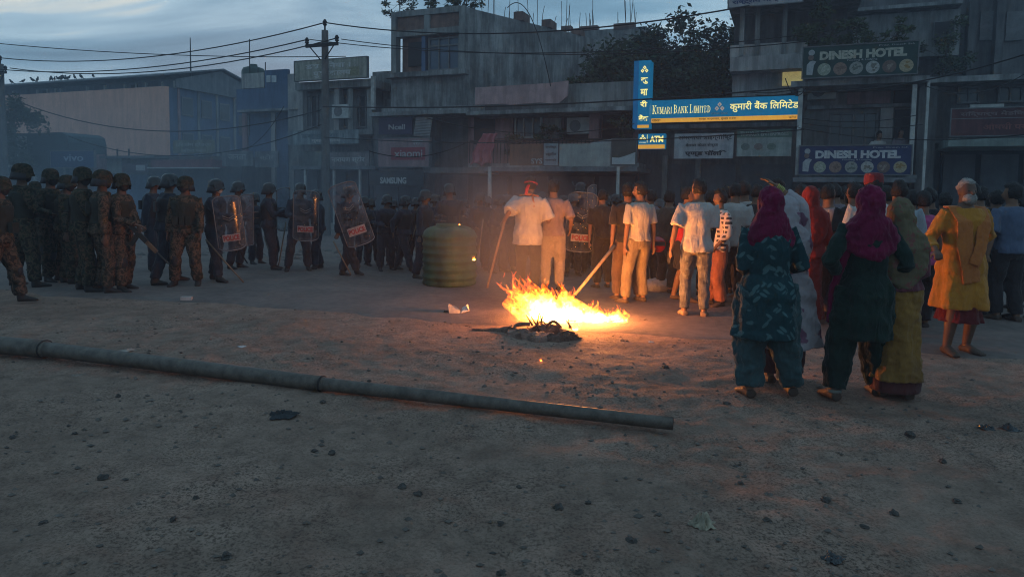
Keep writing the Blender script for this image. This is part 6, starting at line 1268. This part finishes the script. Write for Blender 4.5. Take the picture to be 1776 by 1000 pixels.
crumple('crumpled_paper', 'crumpled dirty paper ball on the dirt at lower right', 'paper', 1217, 916, .10, mat('dirty_paper', (.44, .37, .27), (.18, .15, .11), ns=14), .55, 3, sheets=2)
crumple('plastic_scrap', 'shiny black plastic scrap near the bottom right', 'plastic scrap', 1445, 966, .085, mat('black_plastic', (.02, .02, .022), r=.3, spec=.6), .28, 4)
crumple('rag', 'flat black rag below the pole joint', 'rag', 487, 722, .16, mat('black_rag', (.03, .033, .036), r=.8), .16, 5, sheets=2)
crumple('paper_scrap', 'small white scrap lying mid left on the verge', 'paper', 420, 602, .08, PALE, .12, 6)
crumple('paper_scrap', 'pale torn scrap just beyond the thick pole end', 'paper', 222, 606, .12, mat('beige_paper', (.38, .32, .27)), .12, 7)
crumple('paper_scrap', 'brown scrap between pole and left frame edge', 'paper', 137, 651, .10, mat('brown_paper', (.26, .19, .15)), .12, 8)
crumple('paper_scrap', 'tiny white scrap at the right of the burning heap', 'paper', 1129, 594, .06, PALE, .1, 9)
crumple('plastic_scrap', 'black shred at the right frame edge', 'plastic scrap', 1752, 747, .10, mat('black_plastic', (.02, .02, .022)), .3, 10); crumple('plastic_scrap', 'black shred left of the one at the right edge', 'plastic scrap', 1710, 744, .09, mat('black_plastic', (.02, .02, .022)), .3, 11)
crumple('burnt_scrap', 'burnt black scrap on the road right of the flames', 'scrap', 1118, 556, .13, CH, .15, 12); crumple('burnt_scrap', 'small burnt scrap on the road left of the flames', 'scrap', 872, 553, .08, CH, .15, 13)
# small box brick on road
q = G(324, 521); o = MB().box(-.07, .07, -.04, .04, 0, .045).build('white_block', mat('pale_block', (.5, .46, .44), ns=8)); o.location = (q.x, q.y, gz(q.x, q.y)+.01); o.rotation_euler = (0, 0, .1); tag(o, 'small pale block lying alone on the left road', 'block')
# opened white carton lit by the fire
q = G(795, 543); o = thing('carton', 'torn open white carton lit orange left of the fire', 'carton', (q.x, q.y, gz(q.x, q.y)+.012), rad(8))
CW = mat('white_card', (.62, .56, .52), (.52, .47, .44), ns=7)
m = MB(); m.v = [(-.12, -.05, 0), (.02, -.06, 0), (.03, .06, 0), (-.11, .06, 0), (-.13, -.055, .09), (.0, -.065, .045), (.0, .065, .05), (-.12, .065, .10)]; m.f = [(3, 2, 1, 0), (0, 1, 5, 4), (2, 3, 7, 6), (3, 0, 4, 7)]
a_ = m.build('tray', CW, o); a_.modifiers.new('s', 'SOLIDIFY').thickness = .006
m = MB(); m.v = [(.03, -.05, .005), (.13, -.045, .03), (.12, .05, .10), (.05, .055, .05), (.09, -.04, .095)]; m.f = [(0, 1, 2, 3), (1, 4, 2)]; a_ = m.build('flap', CW, o); a_.modifiers.new('s', 'SOLIDIFY').thickness = .006
crumple('burnt_scrap', 'little dark twist of debris left of the white carton', 'scrap', 774, 543, .07, CH, .6, 14)
# charred heap with tyre ring in front of the flames
q = G(925, 588); HP = Vector((q.x, q.y, 0)); o = thing('burnt_heap', 'charred heap with a curled band and scorched cloth before the flames', 'burnt heap', HP)
def L3(px, py, z=0): g_ = G(px, py); return Vector((g_.x, g_.y, z)) - HP
def crum(nm, m, pts_px, hts, w, seed, par):
    rr = random.Random(seed); mb = MB(); ns = 18; nw = 9
    cen = [L3(a, b, 0) for a, b in pts_px]
    for i in range(ns+1):
        t = i/ns*(len(cen)-1); k = min(int(t), len(cen)-2); c = cen[k].lerp(cen[k+1], t-k); h = hts[k]+(hts[k+1]-hts[k])*(t-k)
        for j in range(nw+1):
            s_ = j/nw*2-1; z = h*(1-s_*s_)**.6*(1+.6*noise.noise(Vector((t*2.3, s_*2, seed)))) + .008; ww = w*(1+.5*noise.noise(Vector((t*2, seed, 0)))); mb.v.append((c.x+.03*noise.noise(Vector((t*4, s_*3, seed+4))), c.y + s_*ww, max(.004, z)))
    for i in range(ns):
        for j in range(nw): k = i*(nw+1)+j; mb.f.append((k, k+nw+1, k+nw+2, k+1))
    return mb.build(nm, m, par)
crum('charred_cloth', CH, ((818, 573), (860, 575), (885, 577), (905, 583)), (.01, .03, .06, .05), .05, 3, o)
crum('scorched_cloth', CHB, ((880, 580), (905, 588), (930, 592), (960, 588)), (.03, .10, .08, .05), .12, 5, o)
crum('charred_cloth', CH, ((915, 574), (940, 577), (965, 577), (985, 581)), (.03, .075, .08, .03), .11, 7, o)
crum('charred_cloth', CH, ((935, 590), (965, 592), (985, 590), (1008, 588)), (.03, .07, .10, .02), .08, 9, o)
c0 = L3(925, 583, .07); m = MB(); n = 26
m.tube([tuple(c0+Vector((math.cos(t)*.20, math.sin(t)*.07, .075*math.sin(t)*.9+.02*math.cos(2*t)))) for t in [math.radians(100+200*i/n) for i in range(n+1)]], [(.022, .012)]*(n+1), ref=(0, 0, 1), n=8); m.build('curled_band', mat('scorched_rubber', (.24, .15, .11), (.12, .08, .06), ns=9), o, smooth=True)
m = MB(); m.tube([tuple(c0+Vector((.13+.16*t, .02, .02+.07*math.sin(t*3.1)))) for t in [i/10 for i in range(11)]], [(.016, .01)]*11, ref=(0, 0, 1), n=8); m.build('curled_band', mat('scorched_rubber', (.24, .15, .11)), o, smooth=True)
for i in range(9):
    a = L3(935+rnd.uniform(-25, 60), 570+rnd.uniform(-4, 12), .05); MB().tube([a, a+Vector((rnd.uniform(-.1, .1), rnd.uniform(-.05, .05), rnd.uniform(.06, .17)))], [.012, .005], n=5).build('burnt_stick', CH, o)
# ember mat under the flames
m = MB(); n = 60; rs_ = []
c1 = L3(1010, 557); 
pts = []
for i in range(n): t = 2*math.pi*i/n; k = 1+.25*noise.noise(Vector((math.cos(t)*2, math.sin(t)*2, 1))); pts.append((c1.x+math.cos(t)*.46*k, c1.y+.04+math.sin(t)*.12*k))
m.prism(pts, -.01, .016); m.build('charred_bed', CH, o)
# flames
def flame_material():
    m = bpy.data.materials.new('flame'); m.use_nodes = True; nt = m.node_tree; N = nt.nodes.new; L = nt.links.new; nt.nodes.remove(nt.nodes['Principled BSDF']); out = nt.nodes['Material Output']
    at = N('ShaderNodeAttribute'); at.attribute_name = 'burn'; tc = N('ShaderNodeTexCoord'); n = N('ShaderNodeTexNoise'); n.inputs['Scale'].default_value = 13; n.inputs['Detail'].default_value = 5; n.inputs['Distortion'].default_value = 1.2; L(tc.outputs['Object'], n.inputs['Vector'])
    md = N('ShaderNodeMath'); md.operation = 'MULTIPLY_ADD'; md.inputs[1].default_value = 1.3; md.inputs[2].default_value = -.66; L(n.outputs['Fac'], md.inputs[0])
    ad = N('ShaderNodeMath'); ad.operation = 'ADD'; L(at.outputs['Fac'], ad.inputs[0]); L(md.outputs[0], ad.inputs[1]); ad.use_clamp = True
    r = N('ShaderNodeValToRGB'); L(ad.outputs[0], r.inputs[0]); el = r.color_ramp.elements; el[0].position = 0; el[0].color = (0, 0, 0, 1); el[1].position = 1; el[1].color = (1, .80, .46, 1)
    for pz, c in ((.12, (.25, .02, .0, 1)), (.3, (.95, .10, .006, 1)), (.5, (1, .28, .02, 1)), (.72, (1, .50, .07, 1))): q = el.new(pz); q.color = c
    lw = N('ShaderNodeLayerWeight'); lw.inputs[0].default_value = .5; iv = N('ShaderNodeMath'); iv.operation = 'SUBTRACT'; iv.inputs[0].default_value = 1; L(lw.outputs['Facing'], iv.inputs[1]); pw = N('ShaderNodeMath'); pw.operation = 'POWER'; pw.inputs[1].default_value = 1.3; L(iv.outputs[0], pw.inputs[0])
    mr = N('ShaderNodeMapRange'); mr.inputs['From Min'].default_value = .05; mr.inputs['From Max'].default_value = .35; L(ad.outputs[0], mr.inputs[0]); mu = N('ShaderNodeMath'); mu.operation = 'MULTIPLY'; L(pw.outputs[0], mu.inputs[0]); L(mr.outputs[0], mu.inputs[1])
    ht = N('ShaderNodeMath'); ht.operation = 'POWER'; ht.inputs[1].default_value = 2.2; L(ad.outputs[0], ht.inputs[0]); hs = N('ShaderNodeMath'); hs.operation = 'MULTIPLY_ADD'; hs.inputs[1].default_value = 4.0; hs.inputs[2].default_value = 1.0; L(ht.outputs[0], hs.inputs[0])
    mh = N('ShaderNodeMath'); mh.operation = 'MULTIPLY'; L(mu.outputs[0], mh.inputs[0]); L(hs.outputs[0], mh.inputs[1])
    em = N('ShaderNodeEmission'); L(r.outputs[0], em.inputs[0]); L(mh.outputs[0], em.inputs[1]); tr = N('ShaderNodeBsdfTransparent'); ads = N('ShaderNodeAddShader'); L(em.outputs[0], ads.inputs[0]); L(tr.outputs[0], ads.inputs[1]); L(ads.outputs[0], out.inputs[0])
    m.cycles.emission_sampling = 'NONE'; return m
FLM = flame_material()
def flames(name, par, tongues, seed, heat0=1.0):
    rr = random.Random(seed); V = []; Fc = []; Hh = []
    for (bx, by, L_, w_, dx, dz, ht) in tongues:
        n, ns = 9, 14; b = len(V); p = Vector((bx, by, -.01)); d = Vector((dx, rr.uniform(-.2, .2), dz)).normalized(); ph = rr.uniform(0, 9)
        for i in range(ns+1):
            t = i/ns; r = w_*(.45+1.0*math.sin(math.pi*min(1, t*1.15+.12))**.8)*(1-t)**.55 + .002
            c = p + d*L_*t + Vector((.30*L_*noise.noise(Vector((t*2.2+ph, 0, ph))), .1*L_*noise.noise(Vector((0, t*2.2, ph))), .08*L_*noise.noise(Vector((t*3, ph, 1))) + .15*L_*t*t))
            for k in range(n):
                q = 2*math.pi*k/n; rk = r*(1+.5*noise.noise(Vector((math.cos(q)*1.2, math.sin(q)*1.2+ph, t*4)))); V.append((c.x+math.cos(q)*rk, c.y+math.sin(q)*rk*.8, c.z+.25*rk*math.sin(q*2+ph))); Hh.append(ht*(1.02-.80*t**.9))
        for i in range(ns):
            for k in range(n): k2 = (k+1) % n; Fc.append((b+i*n+k, b+i*n+k2, b+(i+1)*n+k2, b+(i+1)*n+k))
    me = bpy.data.meshes.new(name); me.from_pydata(V, [], Fc); me.shade_smooth(); at = me.attributes.new('burn', 'FLOAT', 'POINT'); at.data.foreach_set('value', Hh); me.materials.append(FLM); me.update(); o = bpy.data.objects.new(name, me); COL.objects.link(o); o.parent = par; o['kind'] = 'stuff'; return o
q = G(1000, 556); FR = Vector((q.x, q.y, gz(q.x, q.y))); s1 = FPX/FR.y
o = thing('fire', 'bright fire burning low on the road, tongues blown to the left', 'fire', FR)
T = []; rr = random.Random(3)
def bx(px): return (px-1000)/s1
# (pixel range, length range px, count, width px, lean, heat)
for x0, x1, l0, l1, cnt, wpx, lean, ht in ((925, 985, 55, 95, 26, 11, -1.0, .72), (950, 1010, 45, 70, 30, 13, -.55, .95), (935, 965, 70, 105, 12, 8, -.9, .55), (1000, 1045, 18, 34, 26, 9, -.35, 1.0), (1035, 1082, 10, 28, 30, 7, -.2, .95), (950, 1070, 8, 16, 46, 8, .1, 1.0), (915, 950, 30, 55, 12, 8, -.4, .7)):
    for i in range(cnt): T.append((bx(rr.uniform(x0, x1)), rr.uniform(-.13, .13), rr.uniform(l0, l1)/s1, wpx/s1*rr.uniform(.6, 1.25), lean+rr.uniform(-.35, .35), 1, ht*rr.uniform(.85, 1.05)))
flames('flames', o, T, 5)
lp = bpy.data.lights.new('fire_light', 'POINT'); lo = bpy.data.objects.new('fire_light', lp); COL.objects.link(lo); lo.parent = o; lo.location = (bx(975), 0.0, .24); lp.energy = 330; lp.color = (1.0, .30, .065); lp.shadow_soft_size = .22
lp2 = bpy.data.lights.new('fire_light', 'POINT'); lo2 = bpy.data.objects.new('fire_light', lp2); COL.objects.link(lo2); lo2.parent = o; lo2.location = (bx(1045), 0.0, .16); lp2.energy = 110; lp2.color = (1.0, .32, .07); lp2.shadow_soft_size = .12
def small_fire(P_, label, s_, seed, e=1.2):
    o = thing('small_flame', label, 'flame', P_); rr = random.Random(seed); flames('flames', o, [(rr.uniform(-.5, .5)*s_, 0, s_*rr.uniform(1.5, 2.8), s_*.5, rr.uniform(-.5, .3), 1, .8) for _ in range(7)], seed)
    l_ = bpy.data.lights.new('flame_light', 'POINT'); q_ = bpy.data.objects.new('flame_light', l_); COL.objects.link(q_); q_.parent = o; q_.location = (0, -.05, s_); l_.energy = e; l_.color = (1, .33, .08); l_.shadow_soft_size = .03
small_fire(atY(822, 450, 10.35), 'small flame burning at the right side of the green tank', .022, 2)
small_fire(atY(797, 389, 10.7), 'tiny flame near the rim of the green tank', .009, 3, .2)
g_ = G(998, 582); small_fire(Vector((g_.x, g_.y, .07)), 'little flame licking the right end of the burnt heap', .03, 4, .8)
g_ = G(938, 631); small_fire(Vector((g_.x, g_.y, gz(g_.x, g_.y))), 'tiny ember burning on the dirt below the heap', .012, 6, .15)
g_ = G(893, 535); small_fire(Vector((g_.x, g_.y, gz(g_.x, g_.y))), 'stray lick of flame left of the main fire', .03, 8, .3)
# red glossy helmet reflecting the fire
pq = atY(1141, 424, 9.9); o = thing('red_helmet', 'red glossy crash helmet held in the shadow between the men', 'helmet', pq); RM = mat('red_gloss', (.42, .01, .012), (.36, .01, .01), r=.12, spec=.7, fine=0, bump=0)
MB().ell((0, 0, 0), (.12, .13, .12), None, 20, 14).build('helmet_shell', RM, o, smooth=True); MB().xprism([(-.08, -.01), (.08, -.01), (.07, .05), (-.07, .05)], -.135, -.11).build('visor', GLASSD, o)
# clods: individual stones large enough to see
ST = mat('clod', (.11, .09, .078), (.05, .042, .038), ns=20, bump=.8)
big = [(178, 829, .022), (968, 881, .022), (392, 961, .02), (725, 862, .018), (698, 846, .02), (868, 907, .014), (1432, 857, .02), (1110, 735, .02), (1155, 640, .03), (560, 700, .016), (1578, 756, .03), (1095, 945, .018), (130, 752, .014), (640, 660, .014), (22, 762, .016), (205, 688, .016), (1020, 872, .014), (900, 842, .012), (870, 990, .018), (1005, 993, .016), (1330, 905, .016), (1550, 880, .02), (1660, 865, .018), (1500, 905, .014), (300, 905, .014), (545, 780, .016), (575, 782, .02), (340, 865, .014), (75, 905, .014), (1285, 830, .016), (1635, 800, .02), (1260, 700, .02)]
ORD = 'first second third fourth fifth sixth seventh eighth ninth tenth eleventh twelfth thirteenth fourteenth fifteenth'.split()
def band(py): return 'upper' if py < 765 else 'middle' if py < 870 else 'lowest'
big.sort(); cnt_ = {}
for i, (px, py, r) in enumerate(big):
    cnt_[band(py)] = cnt_.get(band(py), 0) + 1; lab_ = 'small dark clod, %s from the left in the %s band of dirt' % (ORD[cnt_[band(py)]-1], band(py))
    g_ = G(px, py); m = MB(); sd_ = i*7.3; m.ell((0, 0, 0), (r*1.25, r, r*.8), None, 10, 7, lambda v: v*(1+.7*noise.noise(v*1.7+Vector((sd_, 0, 0))))); o = m.build('stone', ST); o.location = (g_.x, g_.y, gz(g_.x, g_.y)+r*.25); o.rotation_euler = (rnd.uniform(-.4, .4), 0, rnd.uniform(0, 6)); tag(o, lab_, 'stone', 'loose clods on the dirt')
# ---------------------------------------------------------------- air
def vol(name, dens, col, an=.2):
    m = bpy.data.materials.new(name); m.use_nodes = True; nt = m.node_tree; nt.nodes.remove(nt.nodes['Principled BSDF']); v = nt.nodes.new('ShaderNodeVolumePrincipled'); v.inputs['Color'].default_value = (*col, 1); v.inputs['Density'].default_value = dens; v.inputs['Anisotropy'].default_value = an
    nt.links.new(v.outputs[0], nt.nodes['Material Output'].inputs['Volume']); m.cycles.homogeneous_volume = True; return m
HZ = True
if HZ:
    MB().box(-75, 75, -30, 75, -1.2, 19.5).build('haze', vol('haze', .0042, (.62, .74, .90)), kind='stuff')
    for k, f in enumerate((.45, .62, .8, 1.0, 1.2)): MB().ell((.02-.06*k, 9.35+.12*k, .5+.16*k), (.95*f, .75*f, 1.1*f), None, 28, 18).build('smoke', vol('fire_smoke%d' % k, (.13, .11, .09, .07, .05)[k], (.8, .76, .72)), kind='stuff', smooth=True)
    for k, f in enumerate((.6, .8, 1.0)): MB().ell((-16, 23, 2.0), (15*f, 7*f, 3.8*f), None, 28, 18).build('smoke', vol('street_smoke%d' % k, .006, (.66, .72, .82)), kind='stuff', smooth=True)
    for k, f in enumerate((.6, .8, 1.0)): MB().ell((-8, 18.5, 1.2), (10*f, 4.5*f, 3.2*f), None, 28, 18).build('smoke', vol('low_smoke%d' % k, .007, (.60, .70, .84)), kind='stuff', smooth=True)
